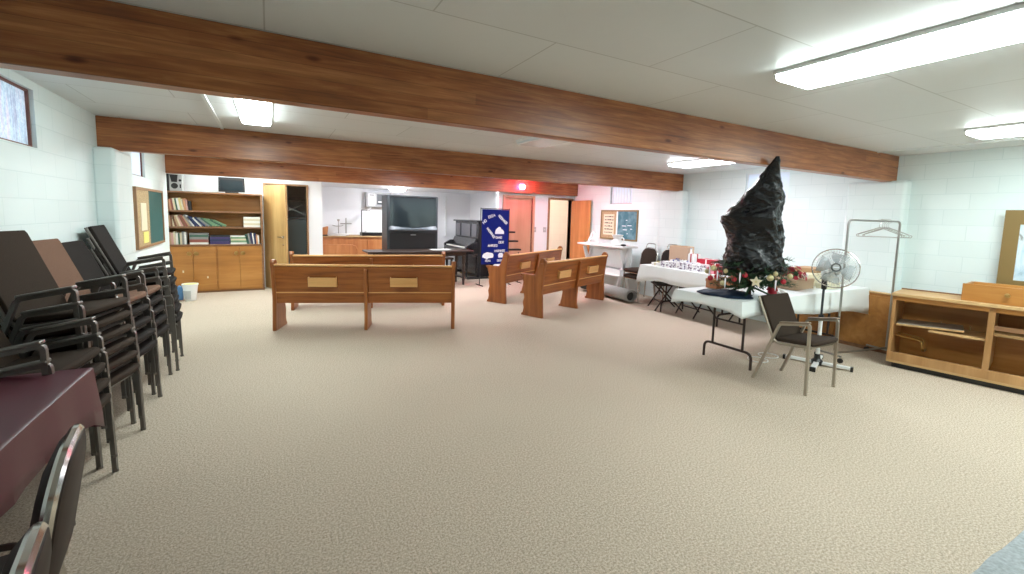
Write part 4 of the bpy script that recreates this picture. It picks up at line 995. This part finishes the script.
# ------------------------------------------------------------ gifts on the far table
ZT = 0.753
def ribbon_bow(par, c, r, m):
    mb = MB()
    for k in range(6):
        a_ = k*math.pi/3; mb.tube([c, (c[0]+r*math.cos(a_), c[1]+r*math.sin(a_), c[2]+r*0.5), (c[0]+r*0.5*math.cos(a_+0.5), c[1]+r*0.5*math.sin(a_+0.5), c[2]+0.004)], r*0.16, 5)
    return mb.build('bow', m, par, smooth=True)
def gift(x,y,w_,d,h,m,rm,label,rz=0,z=ZT,bow=True,name='gift_box'):
    o = thing(name, label, 'gift', (x,y,z), rz, 'gifts on the far white table')
    MB().box(-w_/2,w_/2,-d/2,d/2,0,h).build('box', m, o, bevel=0.003)
    mb = MB(); mb.box(-0.012,0.012,-d/2-0.002,d/2+0.002,0.0,h+0.002); mb.box(-w_/2-0.002,w_/2+0.002,-0.012,0.012,0.0,h+0.0021); mb.build('ribbon', rm, o)
    if bow: ribbon_bow(o, (0,0,h+0.003), min(w_,d)*0.22, rm)
    return o
blue = mat('royal blue paper', (0.03,0.03,0.22), 0.5); pink = mat('pink paper', (0.70,0.30,0.34), 0.5); stripe = mat('speckled wrap', (0.5,0.45,0.5), 0.6)
v = coords(stripe, (1,1,1)); base(stripe, ramp(stripe, noise_tex(stripe, v, 38, 2), [(0.42,(0.08,0.03,0.09)),(0.5,(0.75,0.72,0.75)),(0.62,(0.8,0.8,0.82))]))
gift(5.68,5.20,0.20,0.16,0.045,M['paper'],M['gold'],'flat white gift with gold ribbon at the left end of the far table')
gift(5.66,4.98,0.22,0.20,0.085,stripe,M['paper'],'low speckled gift, leftmost of the speckled ones on the far table',R(12),bow=False)
gift(5.68,4.72,0.24,0.24,0.10,stripe,M['paper'],'low speckled gift second from the left at the front of the far table',R(-8))
gift(5.66,4.46,0.22,0.22,0.09,stripe,M['paper'],'low speckled gift third from the left at the front of the far table',R(14))
gift(5.70,4.22,0.20,0.18,0.05,M['paper'],M['gold'],'flat white gift before the red ones on the far table',R(-10))
gift(5.95,5.06,0.20,0.14,0.10,M['paper'],blue,'white gift with a royal blue bow at the back of the far table')
ribbon_bow(thing('blue_bow','loose royal blue bow lying on the speckled gifts','bow',(5.86,4.88,0.80)), (0,0,0.012), 0.08, blue)
gift(5.98,4.76,0.16,0.12,0.22,M['paper'],M['red'],'upright white gift with red ribbon at the back of the far table',bow=False)
gift(5.96,4.48,0.34,0.24,0.09,M['paper'],pink,'wide white gift with pink ribbon near the middle of the far table',bow=False)
gift(5.96,4.44,0.22,0.32,0.07,M['red'],M['paper'],'flat red gift lying on the wide white gift',0,ZT+0.094,False)
gift(5.98,4.04,0.22,0.44,0.12,M['paper'],M['gold'],'long white gift box under the black tray on the far table',bow=False)
o = MB().box(-0.13,0.13,-0.24,0.24,0,0.025).build('black_tray', M['black'], None, bevel=0.004, loc=(5.98,4.06,ZT+0.125)); tag(o,'black tray lying on the long white gift box','tray')
gift(5.68,3.98,0.20,0.18,0.11,M['red'],pink,'bright red gift with pink bow near the tree end of the far table',R(20))
gift(5.72,3.78,0.18,0.16,0.08,M['red'],M['paper'],'small red gift beside the bright red one on the far table',R(-15),bow=False)
gift(5.98,3.76,0.22,0.16,0.18,M['cream'],pink,'cream gift with pink ribbon behind the small red gift',R(5))
def ball(x,y,z,r,m,label,cat='ornament',grp=None):
    o = thing('ornament_ball', label, cat, (x,y,z-r), 0, grp)
    MB().sphere((0,0,r), r, 14).build('ball', m, o, smooth=True); MB().lathe([(r*.22,2*r-0.002),(r*.2,2*r+r*.25)],(0,0,0),8).build('cap', M['brass'], o); return o
gift(5.84,4.26,0.14,0.12,0.12,M['red'],M['paper'],'small red gift with white ribbon beside the flat red one',R(25))
gift(5.58,4.12,0.12,0.12,0.09,pink,M['red'],'pink gift with red bow at the front edge of the far table',R(-20))
gift(5.80,3.98,0.14,0.12,0.15,M['red'],M['gold'],'tall red gift with gold bow before the black tray',R(8))
gift(5.60,3.80,0.12,0.10,0.13,M['green'],M['red'],'green gift with red bow beside the dark red bauble',R(12))
ball(5.52,3.70,ZT+0.035,0.035,M['red'],'dark red bauble at the tree end of the far table')
# carton panel leaning behind, salt-white jars
o = thing('carton', 'tan cardboard carton standing at the back left of the far table', 'carton', (6.05,5.10,ZT), R(4))
MB().box(-0.09,0.09,-0.20,0.15,0,0.32).build('box', mat('tan carton',(0.52,0.36,0.25),0.8), o, bevel=0.003); MB().box(-0.085,0.085,-0.195,0.145,0.3201,0.326).build('flap', M['carton'], o)
o = thing('white_bottle', 'white bottle standing just right of the tan carton', 'bottle', (6.02,4.86,ZT+0.0)); MB().lathe([(0.035,0),(0.038,0.01),(0.038,0.2),(0.015,0.24),(0.015,0.29)],(0.0,0.0,0),16).build('body', M['white_pl'], o, smooth=True); MB().lathe([(0.018,0.29),(0.018,0.31)],(0,0,0),12).build('cap', M['grey_pl'], o)

# ------------------------------------------------------------ the bagged tree and what lies around it
TX, TY, TZ = 4.26, 2.70, 0.762
r_ = Vector((0.52,-0.85,0)); q_ = Vector((0.85,0.52,0))   # sideways and away from the room centre
o = thing('christmas_tree', 'small artificial tree half wrapped in a black plastic bag on the near white table', 'tree', (TX,TY,TZ))
MB().lathe([(0.016,0.0),(0.015,0.80),(0.006,0.98)],(0,0,0),10).build('trunk', M['stem'], o)
mb = MB()
for k in range(4):
    a_ = k*math.pi/2+0.4; mb.tube([(0,0,0.10),(0.22*math.cos(a_),0.22*math.sin(a_),0.012)],0.010,6)
mb.build('stand', M['green'], o, smooth=True)
mb = MB(); rs = random.Random(11)
for lev in range(7):
    z = 0.10+lev*0.038; nb = 15
    for k in range(nb):
        a_ = 2*math.pi*(k+0.5*(lev%2))/nb+rs.uniform(-0.1,0.1); L_ = rs.uniform(0.27,0.39); rise = rs.uniform(-0.03,0.06)
        bow = rs.uniform(-0.03,0.04)
        for t in range(34):
            f = 0.12+0.88*t/33; c_ = Vector((L_*f*math.cos(a_), L_*f*math.sin(a_), z+rise*f+bow*math.sin(f*3)))
            for u in range(3):
                d = Vector((rs.uniform(-1,1),rs.uniform(-1,1),rs.uniform(-0.8,0.9))).normalized()*rs.uniform(0.025,0.05)
                d += Vector((math.cos(a_),math.sin(a_),0))*0.018; sd_ = d.cross(Vector((rs.uniform(-1,1),rs.uniform(-1,1),1))).normalized()*0.0036
                mb.add([c_-sd_, c_+sd_, c_+d],[(0,1,2)])
mb.build('foliage', M['green'], o)
# plastic bag: stacked rings with folds and crumples
BAG = [(4.258,2.679,1.03,0.262),(4.258,2.679,1.046,0.275),(4.257,2.681,1.086,0.279),(4.255,2.685,1.146,0.272),(4.254,2.686,1.227,0.263),(4.248,2.695,1.327,0.259),(4.235,2.696,1.427,0.262),(4.205,2.693,1.506,0.272),(4.187,2.686,1.555,0.268),
       (4.184,2.643,1.614,0.223),(4.172,2.610,1.672,0.187),(4.142,2.565,1.765,0.154),(4.108,2.518,1.856,0.119),(4.069,2.473,1.943,0.085),(4.036,2.430,2.002,0.055),(4.005,2.385,2.055,0.033),(3.99,2.37,2.095,0.016)]
def bagat(z):
    for i in range(len(BAG)-1):
        if BAG[i][2] <= z <= BAG[i+1][2]:
            t = (z-BAG[i][2])/(BAG[i+1][2]-BAG[i][2]); t = t*t*(3-2*t)*0.4+t*0.6
            return [BAG[i][k]*(1-t)+BAG[i+1][k]*t for k in (0,1,3)]
    return [BAG[-1][k] for k in (0,1,3)]
nr, na = 170, 190; vs = []
for i in range(nr+1):
    z = 1.03+(2.095-1.03)*i/nr; bx_, by_, rad = bagat(z)
    for j in range(na):
        a_ = 2*math.pi*j/na; dv = r_*math.cos(a_)+q_*math.sin(a_)
        p = dv*rad; P_ = Vector((p.x, p.y, z))
        # broad facets slanting across the bag, sharp valleys between them
        s1 = noise.noise(Vector((p.x*5+z*2, p.y*5, z*3.2-p.x*2)))
        s2 = abs(noise.noise(Vector((p.x*9+3, p.y*9-z*5, z*7+p.x*6))))
        s3 = abs(noise.noise(Vector((p.x*7-z*9, p.y*8+z*3, z*11+7))))
        s4 = abs(noise.noise(Vector((p.x*24+z*9, p.y*24, z*22-p.x*16))))
        dsp = (0.05*s1 + 0.042*(0.25-s2) + 0.028*(0.25-s3) + 0.008*(0.25-s4))*min(1, rad/0.20)
        hem = max(0,1-(z-1.03)/0.12)
        zz = z + (0.014*math.sin(a_*5)+0.010*math.sin(a_*9+1))*hem
        q2 = dv*(rad+dsp)
        vs.append((bx_-TX+q2.x, by_-TY+q2.y, zz-TZ))
fs = [(i*na+j, i*na+(j+1)%na, (i+1)*na+(j+1)%na, (i+1)*na+j) for i in range(nr) for j in range(na)] + [tuple(range(nr*na,(nr+1)*na))]
bag = MB().add(vs,fs).build('plastic_bag', M['bag'], None, smooth=False, loc=(TX,TY,TZ))
for p in bag.data.polygons: p.use_smooth = True
tag(bag, 'shiny black plastic bag pulled over the top of the small tree', 'plastic bag')
# navy cloth under the tree
vs = []; n = 40
for k,(f,z) in enumerate(((0.0,0.05),(0.25,0.042),(0.55,0.03),(0.85,0.02),(1.0,0.005))):
    for j in range(n):
        a_ = 2*math.pi*j/n; rr = f*(0.25+0.03*math.sin(a_*3+1)+0.015*math.sin(a_*7)); vs.append((rr*math.cos(a_)*1.05, rr*math.sin(a_), z+0.008*math.sin(a_*6+f*4)*f*(f<1)))
fs = [(k*n+j,k*n+(j+1)%n,(k+1)*n+(j+1)%n,(k+1)*n+j) for k in range(4) for j in range(n)]
sk = MB().add(vs,fs).build('tree_skirt', M['navy_cloth'], None, smooth=True, loc=(4.09,2.83,TZ)); tag(sk, 'crumpled navy cloth spread under the bagged tree', 'tree skirt')
sk.modifiers.new('t','SOLIDIFY').thickness = 0.004
# hanging ornaments
def front(side, zz, out=0.33):  # a point on the camera side of the tree crown
    b_ = Vector((TX,TY,0)); tow = Vector((-TX,-TY,0)).normalized(); p = b_ + r_*side + tow*out*math.sqrt(max(0.1,1-(side/0.45)**2)); return (p.x,p.y,zz)
grp = 'ornaments hanging in the tree'
for sd_, zz, r1, m_, lb in [(-0.335,1.035,0.030,M['gold'],'pale gold bauble high at the left side of the tree'),(0.16,0.99,0.030,M['gold'],'pale gold bauble right of the star under the bag'),(0.20,1.03,0.022,M['gold'],'small gold bauble just below the bag at right'),
      (-0.36,0.93,0.028,M['red'],'red bauble low at the left side of the tree'),(-0.30,0.955,0.024,M['red'],'smaller red bauble at the left side of the tree'),(-0.40,0.99,0.024,M['gold'],'gold bauble at the far left of the tree'),(-0.05,1.0,0.025,M['red'],'red bauble in the middle of the tree')]:
    ball(*front(sd_,zz),r1,m_,lb,'ornament',grp)
icl = None
for sd_, zz in ((-0.29,0.92),(-0.215,0.86),(-0.09,0.93),(0.205,0.88),(-0.37,0.95)):
    o = thing('icicle_ornament', f"white icicle ornament hanging {'far left' if sd_<-0.35 else 'left' if sd_<-0.25 else 'lowest at left' if sd_<-0.15 else 'in the middle' if sd_<0 else 'right'} in the tree", 'ornament', front(sd_,zz,0.40), 0, grp)
    MB().lathe([(0.0015,0.0),(0.006,0.03),(0.0075,0.09),(0.003,0.10)],(0,0,0),8).build('icicle', M['felt_white'], o, smooth=True); MB().tube([(0,0,0.1),(0,0,0.125)],0.001,4).build('hook', M['brass'], o)
def star(c, R_, m_, label):
    o = thing('star_ornament', label, 'ornament', c, math.atan2(-0.85,0.52)+0.0, grp); pts = []
    for k in range(10):
        a_ = math.pi/2+k*math.pi/5; rr = R_ if k%2==0 else R_*0.5; pts.append((rr*math.cos(a_), rr*math.sin(a_)))
    MB().prism(pts, -0.008, 0.008, 'xz').build('star', m_, o, bevel=0.002)
    MB().lathe([(0.01,-0.012),(0.012,-0.008),(0.012,0.008),(0.01,0.012)],(0,0,0),10,'y').build('button', M['gold'], o)
star(front(0.045,0.955,0.41), 0.055, M['cream'], 'cream star ornament in front of the tree centre')
for sd_, zz, r1, m_, lb in [(-0.22,1.02,0.022,M['gold'],'small gold bauble high between the left icicles'),(-0.14,0.95,0.024,M['red'],'red bauble left of the cream star'),(0.27,0.96,0.024,M['red'],'red bauble at the right side of the tree'),(0.32,1.01,0.026,M['gold'],'gold bauble at the far right of the tree'),(-0.24,0.90,0.026,M['gold'],'gold bauble lowest at the left side of the tree')]:
    ball(*front(sd_,zz),r1,m_,lb,'ornament',grp)
# red figure with white wings
c = (4.53,2.63,0)
o = thing('angel_doll', 'small red dressed doll sitting before the tree above the brown chair', 'doll', (c[0],c[1],TZ))
MB().lathe([(0.045,0),(0.042,0.04),(0.028,0.09),(0.018,0.12)],(0,0,0),14).build('red_dress', M['red'], o, smooth=True)
MB().sphere((0,0,0.14),0.022,12).build('head', mat('doll skin',(0.75,0.5,0.38),0.6), o, smooth=True)
MB().sphere((0.004,0.004,0.150),0.025,12,(1,1,0.8)).build('hair', M['stem'], o, smooth=True)
mb = MB()
for s in (-1,1): mb.tube([(r_.x*s*0.02,r_.y*s*0.02,0.10),(r_.x*s*0.045-0.02,r_.y*s*0.045-0.01,0.05)],0.009,6)
mb.build('arm', M['red'], o, smooth=True)
for k, (s, lb) in enumerate(((0.165,'white folded paper ornament right of the red doll'),(0.205,'white folded paper ornament farther right of the red doll'))):
    c = ((4.57,2.61,0),(4.63,2.58,0))[k]; o = MB().prism([(0,0),(0.05,0),(0.03,0.03),(-0.03,0.07),(-0.045,0.065)],-0.012,0.012,'xz').build('paper_ornament', M['paper'], None, bevel=0.002, loc=(c[0],c[1],TZ+0.001)); o.rotation_euler = (0,0,math.atan2(-0.85,0.52)); tag(o, lb, 'ornament')
# boxes on the near table
def crate(name, label, cat, x,y,w_,d,h,m,rz=0,z=TZ,lid=None):
    o = thing(name, label, cat, (x,y,z), rz); MB().box(-w_/2,w_/2,-d/2,d/2,0,h).build('box', m, o, bevel=0.003)
    MB().box(-w_/2-0.004,w_/2+0.004,-d/2-0.004,d/2+0.004,h*0.72,h+0.004).build('lid', lid or m, o, bevel=0.002); return o
crate('orange_box','orange brown box behind the tree at its left','box',4.42,3.17,0.26,0.14,0.10,M['carton_red'])
crate('orange_box','orange brown box behind the tree at its middle','box',4.74,3.14,0.22,0.14,0.10,M['carton_red'])
crate('wooden_crate','tan crate right of the tree under the red flowers','crate',5.28,2.86,0.42,0.30,0.11,mat('tan crate',(0.40,0.27,0.17),0.7),R(4))
crate('cream_box','wide cream box at the right end of the near white table','box',5.82,2.98,0.56,0.34,0.14,M['cream'],R(-3))
crate('brown_box','low tan box on the wide cream box','box',5.94,3.00,0.28,0.24,0.05,M['carton'],R(5),TZ+0.146)
crate('cream_box','low pale box in front of the wide cream box beside the fan','box',5.72,2.68,0.30,0.12,0.06,mat('pale cream',(0.66,0.62,0.45),0.7),R(2))
# red flowers on the crate
o = thing('red_flowers', 'bunch of red artificial flowers lying on the tan crate', 'flowers', (5.22,2.82,TZ+0.116))
rs = random.Random(9); mb = MB()
for k in range(34):
    a_ = rs.uniform(0,6.28); e_ = rs.uniform(0.0,1.35); rr = rs.uniform(0.08,0.125); c_ = Vector((rr*math.cos(a_)*math.cos(e_)*0.95, rr*math.sin(a_)*math.cos(e_)*1.2, 0.01+rr*math.sin(e_)*1.15))
    for p_ in range(6):
        b_ = p_*math.pi/3+rs.uniform(-.2,.2); nrm = (c_+Vector((0,0,0.01))).normalized(); t1 = nrm.cross(Vector((0,0,1))).normalized(); t2 = nrm.cross(t1)
        d = t1*math.cos(b_)+t2*math.sin(b_); sdv = nrm.cross(d); Ls = 0.032
        mb.add([c_, c_+d*Ls*0.5+sdv*0.012+nrm*0.006, c_+d*Ls+nrm*0.002, c_+d*Ls*0.5-sdv*0.012+nrm*0.006],[(0,1,2,3)])
mb.build('petals', mat('wine red petals',(0.36,0.010,0.03),0.6), o)
MB().lathe([(0.03,0.0),(0.05,0.02),(0.06,0.06),(0.02,0.10)],(0,0,0),12).build('stem_bundle', M['green'], o, smooth=True)
ball(5.42,2.78,TZ+0.146,0.03,M['paper'],'white bauble on the tan crate right of the red flowers')
# black bag slumped behind the flowers
vs = []; n, k = 20, 16
for i in range(k+1):
    t = i/k
    for j in range(n):
        a_ = 2*math.pi*j/n; cx_, cz_ = -0.25+0.55*t, 0.19+0.10*math.sin(t*2.6)-0.12*t; rr = 0.065*math.sin(math.pi*min(0.98,max(0.03,t)))**0.5*(1+0.25*noise.noise(Vector((t*6,math.cos(a_)*2,math.sin(a_)*2))))
        vs.append((cx_, rr*math.cos(a_), cz_+rr*math.sin(a_)-0.05))
fs = [(i*n+j,i*n+(j+1)%n,(i+1)*n+(j+1)%n,(i+1)*n+j) for i in range(k) for j in range(n)]+[tuple(range(n))[::-1],tuple(range(k*n,(k+1)*n))]
o = MB().add(vs,fs).build('slumped_bag', M['bag'], None, smooth=True, loc=(5.40,3.14,TZ+0.02)); o.rotation_euler = (0,0,R(-20)); tag(o, 'black plastic bag slumped behind the red flowers', 'bag')

# ------------------------------------------------------------ fan
FX, FY = 5.11, 2.43
o = thing('pedestal_fan', 'white pedestal fan with cross base and round wire head', 'fan', (FX,FY,0))
mb = MB()
for k in range(4):
    a_ = R(20)+k*math.pi/2; ca, sa = math.cos(a_), math.sin(a_)
    MB().obox((0.16*ca,0.16*sa,0.030), (0.13*ca,0.13*sa,0), (-sa*0.024,ca*0.024,0), (0,0,0.014)).build('base_arm', M['white_pl'], o, bevel=0.004)
    MB().obox((0.30*ca,0.30*sa,0.024), (0.012*ca,0.012*sa,0), (-sa*0.026,ca*0.026,0), (0,0,0.024)).build('end_cap', M['black'], o, bevel=0.004)
MB().lathe([(0.05,0.008),(0.055,0.05),(0.03,0.075),(0.025,0.12),(0.012,0.125)],(0,0,0),16).build('base_hub', M['black'], o, smooth=True)
MB().lathe([(0.019,0.12),(0.019,0.50),(0.012,0.501)],(0,0,0),16).build('lower_pole', M['white_pl'], o, smooth=True)
MB().lathe([(0.011,0.48),(0.011,0.86)],(0,0,0),12).build('upper_pole', M['tvgrey'], o, smooth=True)
MB().lathe([(0.025,0.49),(0.027,0.54),(0.014,0.55)],(0,0,0),14).build('height_collar', M['black'], o, smooth=True)
MB().lathe([(0.022,0.82),(0.026,0.84),(0.026,0.93),(0.016,0.95)],(0,0,0),14).build('neck', M['black'], o, smooth=True)
hc = Vector((-0.02,-0.10,1.055)); fwd = Vector((-0.86,-0.46,0.22)).normalized(); uu = fwd.cross(Vector((0,0,1))).normalized(); vv = uu.cross(fwd)
def FP(u,v_,d): return hc+uu*u+vv*v_+fwd*d
gm = MB().tube([FP(0,0,-0.06),FP(0,0,-0.10),FP(0,0,-0.20)],[0.05,0.06,0.035],14).build('motor_housing', M['white_pl'], o, smooth=True)
mb = MB(); RG = 0.20
for k in range(48):
    a_ = 2*math.pi*k/48; c_, s_ = math.cos(a_), math.sin(a_)
    for fr_, cur in ((0.055,1),(-0.055,-1)):
        mb.tube([FP(0.04*c_,0.04*s_,fr_),FP(0.13*c_,0.13*s_,fr_*0.95),FP(0.18*c_,0.18*s_,fr_*0.55),FP(RG*c_,RG*s_,0)],0.0010,4)
mb.build('wire_grille', M['chrome'], o)
mb = MB(); mb.tube([FP(RG*math.cos(2*math.pi*k/48),RG*math.sin(2*math.pi*k/48),0) for k in range(48)],0.006,6,close=True)
for rr,dd in ((0.10,0.055),(0.165,0.042)): mb.tube([FP(rr*math.cos(2*math.pi*k/36),rr*math.sin(2*math.pi*k/36),dd) for k in range(36)],0.0015,4,close=True)
mb.build('rim', M['chrome'], o, smooth=True)
for k in range(4):
    a0 = k*math.pi/2+0.3; mb = MB(); n = 8; vs = []
    for i in range(n+1):
        t = i/n; rr = 0.03+0.145*t; half = 0.25+0.42*math.sin(min(1,t*1.15)*math.pi*0.75)
        for sg in (-1,1):
            a_ = a0+sg*half*0.95; vs.append(FP(rr*math.cos(a_),rr*math.sin(a_),sg*0.018))
    mb.add(vs,[(2*i,2*i+1,2*i+3,2*i+2) for i in range(n)]); b_ = mb.build('blade', M['fan_clear'], o, smooth=True); b_.modifiers.new('t','SOLIDIFY').thickness = 0.002
MB().tube([FP(0,0,0.052),FP(0,0,0.062)],0.045,20).build('hub_ring', M['black'], o, smooth=True)
MB().tube([FP(0,0,0.063),FP(0,0,0.067)],0.030,20).build('centre_badge', M['grey_pl'], o)
MB().obox(FP(0,0,0.069), uu*0.024, vv*0.006, fwd*0.001).build('badge_strip', M['felt_white'], o)
MB().box(-0.035,0.035,-0.028,0.028,0.955,1.02).build('tilt_bracket', M['white_pl'], o, bevel=0.006)

# ------------------------------------------------------------ garment rack with hangers
A_ = Vector((5.42,2.40,0)); B_ = Vector((6.22,2.25,0)); ax = (B_-A_).normalized(); sd_ = Vector((-ax.y,ax.x,0)); Lr = (B_-A_).length
o = thing('garment_rack', 'tall steel garment rack with wheeled base behind the fan', 'garment rack', tuple(A_), math.atan2(ax.y,ax.x))
MB().tube(fillet([(0,0,0.08),(0,0,1.555),(Lr,0,1.555),(Lr,0,0.08)],0.05), 0.0115, 10).build('hanging_frame', M['steel'], o, smooth=True)
MB().tube([(0,0,0.10),(Lr,0,0.10)],0.011,8).build('base_bar', M['steel'], o, smooth=True)
for x in (0,Lr):
    MB().tube([(x,-0.06,0.075),(x,0.21,0.075)],0.011,8).build('foot_bar', M['steel'], o, smooth=True)
    for y in (-0.055,0.205):
        MB().lathe([(0.012,-0.012),(0.027,-0.010),(0.027,0.010),(0.012,0.012)],(x,y,0.0275),14,'x').build('caster', M['black'], o, smooth=True)
def hanger(p, ang, label, heavy=True):
    o = thing('clothes_hanger', label, 'hanger', p, ang, 'hangers on the garment rack')
    hk = arc((0,0,0.0),0.021,R(-30),R(200),8,(0,1,0),(0,0,1)); hk += [Vector((0,0.005,-0.045)),Vector((0,0,-0.07))]
    MB().tube(hk,0.0025,6).build('hook', M['chrome'], o, smooth=True)
    w_ = 0.205
    MB().tube(fillet([(0,0,-0.07),(0,w_,-0.155),(0,w_*0.97,-0.175),(0,-w_*0.97,-0.175),(0,-w_,-0.155),(0,0,-0.07)],0.02,3),0.0045 if heavy else 0.0028,6).build('body', M['steel'], o, smooth=True)
    return o
tp = lambda t: tuple(A_+ax*Lr*t+Vector((0,0,1.556)))
ra = math.atan2(ax.y,ax.x)
for k,(t,da) in enumerate(((0.60,50),(0.655,35),(0.69,62),(0.73,44),(0.77,30))):
    hanger(tp(t), ra+R(da), f"{['leftmost','second from left','middle','second from right','rightmost'][k]} clothes hanger of the bunch on the garment rack", k%2==0)

# ------------------------------------------------------------ plywood cabinets at the right
o = thing('low_cabinet', 'shallow orange plywood cabinet against the right wall behind the near white table', 'cabinet', (6.325,2.20,0))
MB().box(0.01,0.078,0,1.25,0.0,0.045).build('plinth', M['shelf_dark'], o)
MB().box(0.0,0.078,0,1.25,0.046,0.70).build('carcass', M['ply'], o, bevel=0.004)
MB().box(-0.012,0.08,-0.01,1.26,0.701,0.715).build('top_board', M['ply_edge'], o, bevel=0.003)
for k in range(2): MB().box(-0.012,0.0,0.03+k*0.61,0.60+k*0.61,0.07,0.67).build('cupboard_door', M['ply'], o, bevel=0.003)
# open counter unit
UA = R(-80)   # long axis
o = thing('counter_unit', 'open plywood counter unit with tilted shelf and side rails standing at the right', 'counter unit', (5.785,2.085,0), UA)
UL, UD, UH = 1.75, 0.46, 0.80    # local x along, local y toward the wall
MB().box(0.04,UL-0.04,0.05,UD-0.04,0.0,0.055).build('plinth', M['black'], o)
MB().box(0.0,UL,0.0,UD,0.056,0.08).build('bottom_board', M['ply_edge'], o, bevel=0.002)
MB().box(0.0,UL,0.0,0.02,0.08,0.17).build('base_rail', M['ply_v'], o, bevel=0.002)
MB().box(0.002,0.028,0.0,0.055,0.17,UH-0.03).build('corner_post', M['ply_v'], o, bevel=0.002)
MB().box(0.0,0.026,0.056,UD,0.081,UH-0.03).build('end_panel', M['ply_v'], o, bevel=0.002)
MB().box(0.70,0.745,0.0,UD-0.02,0.171,UH-0.03).build('divider', M['ply_v'], o, bevel=0.002)
MB().box(UL-0.03,UL,0.021,UD,0.081,UH-0.03).build('end_panel', M['ply_v'], o, bevel=0.002)
MB().box(0.027,UL-0.031,UD-0.015,UD,0.081,UH-0.031).build('back_panel', M['ply'], o)
mb = MB(); mb.box(-0.01,UL+0.01,-0.015,UD,UH-0.03,UH); mb.build('counter_top', M['ply_edge'], o, bevel=0.003)
MB().box(0.0,UL,0.0,0.02,UH-0.075,UH-0.031).build('top_rail', M['ply'], o)
MB().box(-0.01,UL+0.01,UD-0.012,UD+0.002,UH+0.001,UH+0.014).build('back_lip', M['shelf_dark'], o)
MB().box(0.30,0.698,0.03,UD-0.03,0.435,0.455).build('shelf', M['ply_edge'], o)
MB().box(0.747,UL-0.032,0.03,UD-0.03,0.50,0.52).build('shelf', M['ply_edge'], o)
MB().box(0.747,UL-0.032,0.0,0.018,0.56,0.60).build('cross_rail', M['shelf_dark'], o)
for x in (0.34,0.56): MB().box(x-0.006,x+0.006,UD-0.05,UD-0.016,0.456,0.50).build('shelf_bracket', M['brass'], o)
mb = MB().tube(fillet([(0.03,0.16,0.33),(0.24,0.16,0.31),(0.26,0.16,0.20),(0.26,0.30,0.19)],0.03),0.012,8); mb.tube(fillet([(0.03,0.30,0.33),(0.24,0.30,0.31),(0.26,0.30,0.19)],0.03),0.010,8)
mb.build('bent_pipe', M['brass'], o, smooth=True)
# a loose board on the shelf
o = thing('loose_board', 'loose grey topped board lying tilted on the shelf of the counter unit', 'board', (0,0,0))
cc = Vector((5.785,2.085,0)); lx = Vector((math.cos(UA),math.sin(UA),0)); ly = Vector((-math.sin(UA),math.cos(UA),0))
d1 = (lx*0.26+ly*0.02+Vector((0,0,0.0)))*1.0
ctr = cc+lx*0.28+ly*0.22+Vector((0,0,0.476)); tl = Vector((0,0,0.01))
MB().obox(ctr, lx*0.25+ly*0.03+tl, ly*0.17-lx*0.02, (0,0,0.009)).build('board', M['ply_edge'], o, bevel=0.002)
MB().obox(ctr+Vector((0,0,0.0105)), lx*0.247+ly*0.03+tl, ly*0.167-lx*0.02, (0,0,0.001)).build('grey_laminate', mat('grey brown laminate',(0.32,0.27,0.22),0.5), o)
# drawer on the counter
o = thing('drawer_box', 'loose wooden drawer box with a brass knob sitting on top of the counter unit', 'drawer box', tuple(cc+lx*0.50+ly*0.05+Vector((0,0,UH+0.001))), UA+R(-2))
MB().box(0.0,0.9,0.0,0.022,0.0,0.165).build('drawer_front', M['ply'], o, bevel=0.004)
MB().box(0.01,0.03,0.022,0.40,0.0,0.16).build('side_board', M['ply_v'], o, bevel=0.002); MB().box(0.87,0.89,0.022,0.40,0.0,0.16).build('side_board', M['ply_v'], o, bevel=0.002)
MB().box(0.031,0.869,0.38,0.40,0.0,0.16).build('back_board', M['ply'], o); MB().box(0.031,0.869,0.0225,0.379,0.004,0.012).build('bottom_board', M['ply'], o)
MB().lathe([(0.010,0),(0.010,-0.012),(0.020,-0.018),(0.019,-0.028),(0.006,-0.032)],(0.30,0,0.09),14,'y').build('knob', M['brass'], o, smooth=True)
# wire hoops on the floor under the table
for k,(x,y,lb) in enumerate(((4.66,2.80,'pale wire hoop lying on the carpet behind the lone armchair, left one'),(4.92,2.84,'pale wire hoop lying on the carpet behind the lone armchair, right one'))):
    t = MB().tube([(0.10*math.cos(a_*math.pi/12),0.10*math.sin(a_*math.pi/12),0.006) for a_ in range(24)],0.005,6,close=True).build('wire_hoop', M['paper'], None, smooth=True, loc=(x,y,0.001)); tag(t, lb, 'hoop')
# extra: carpet pile catches dust motes -- nothing else
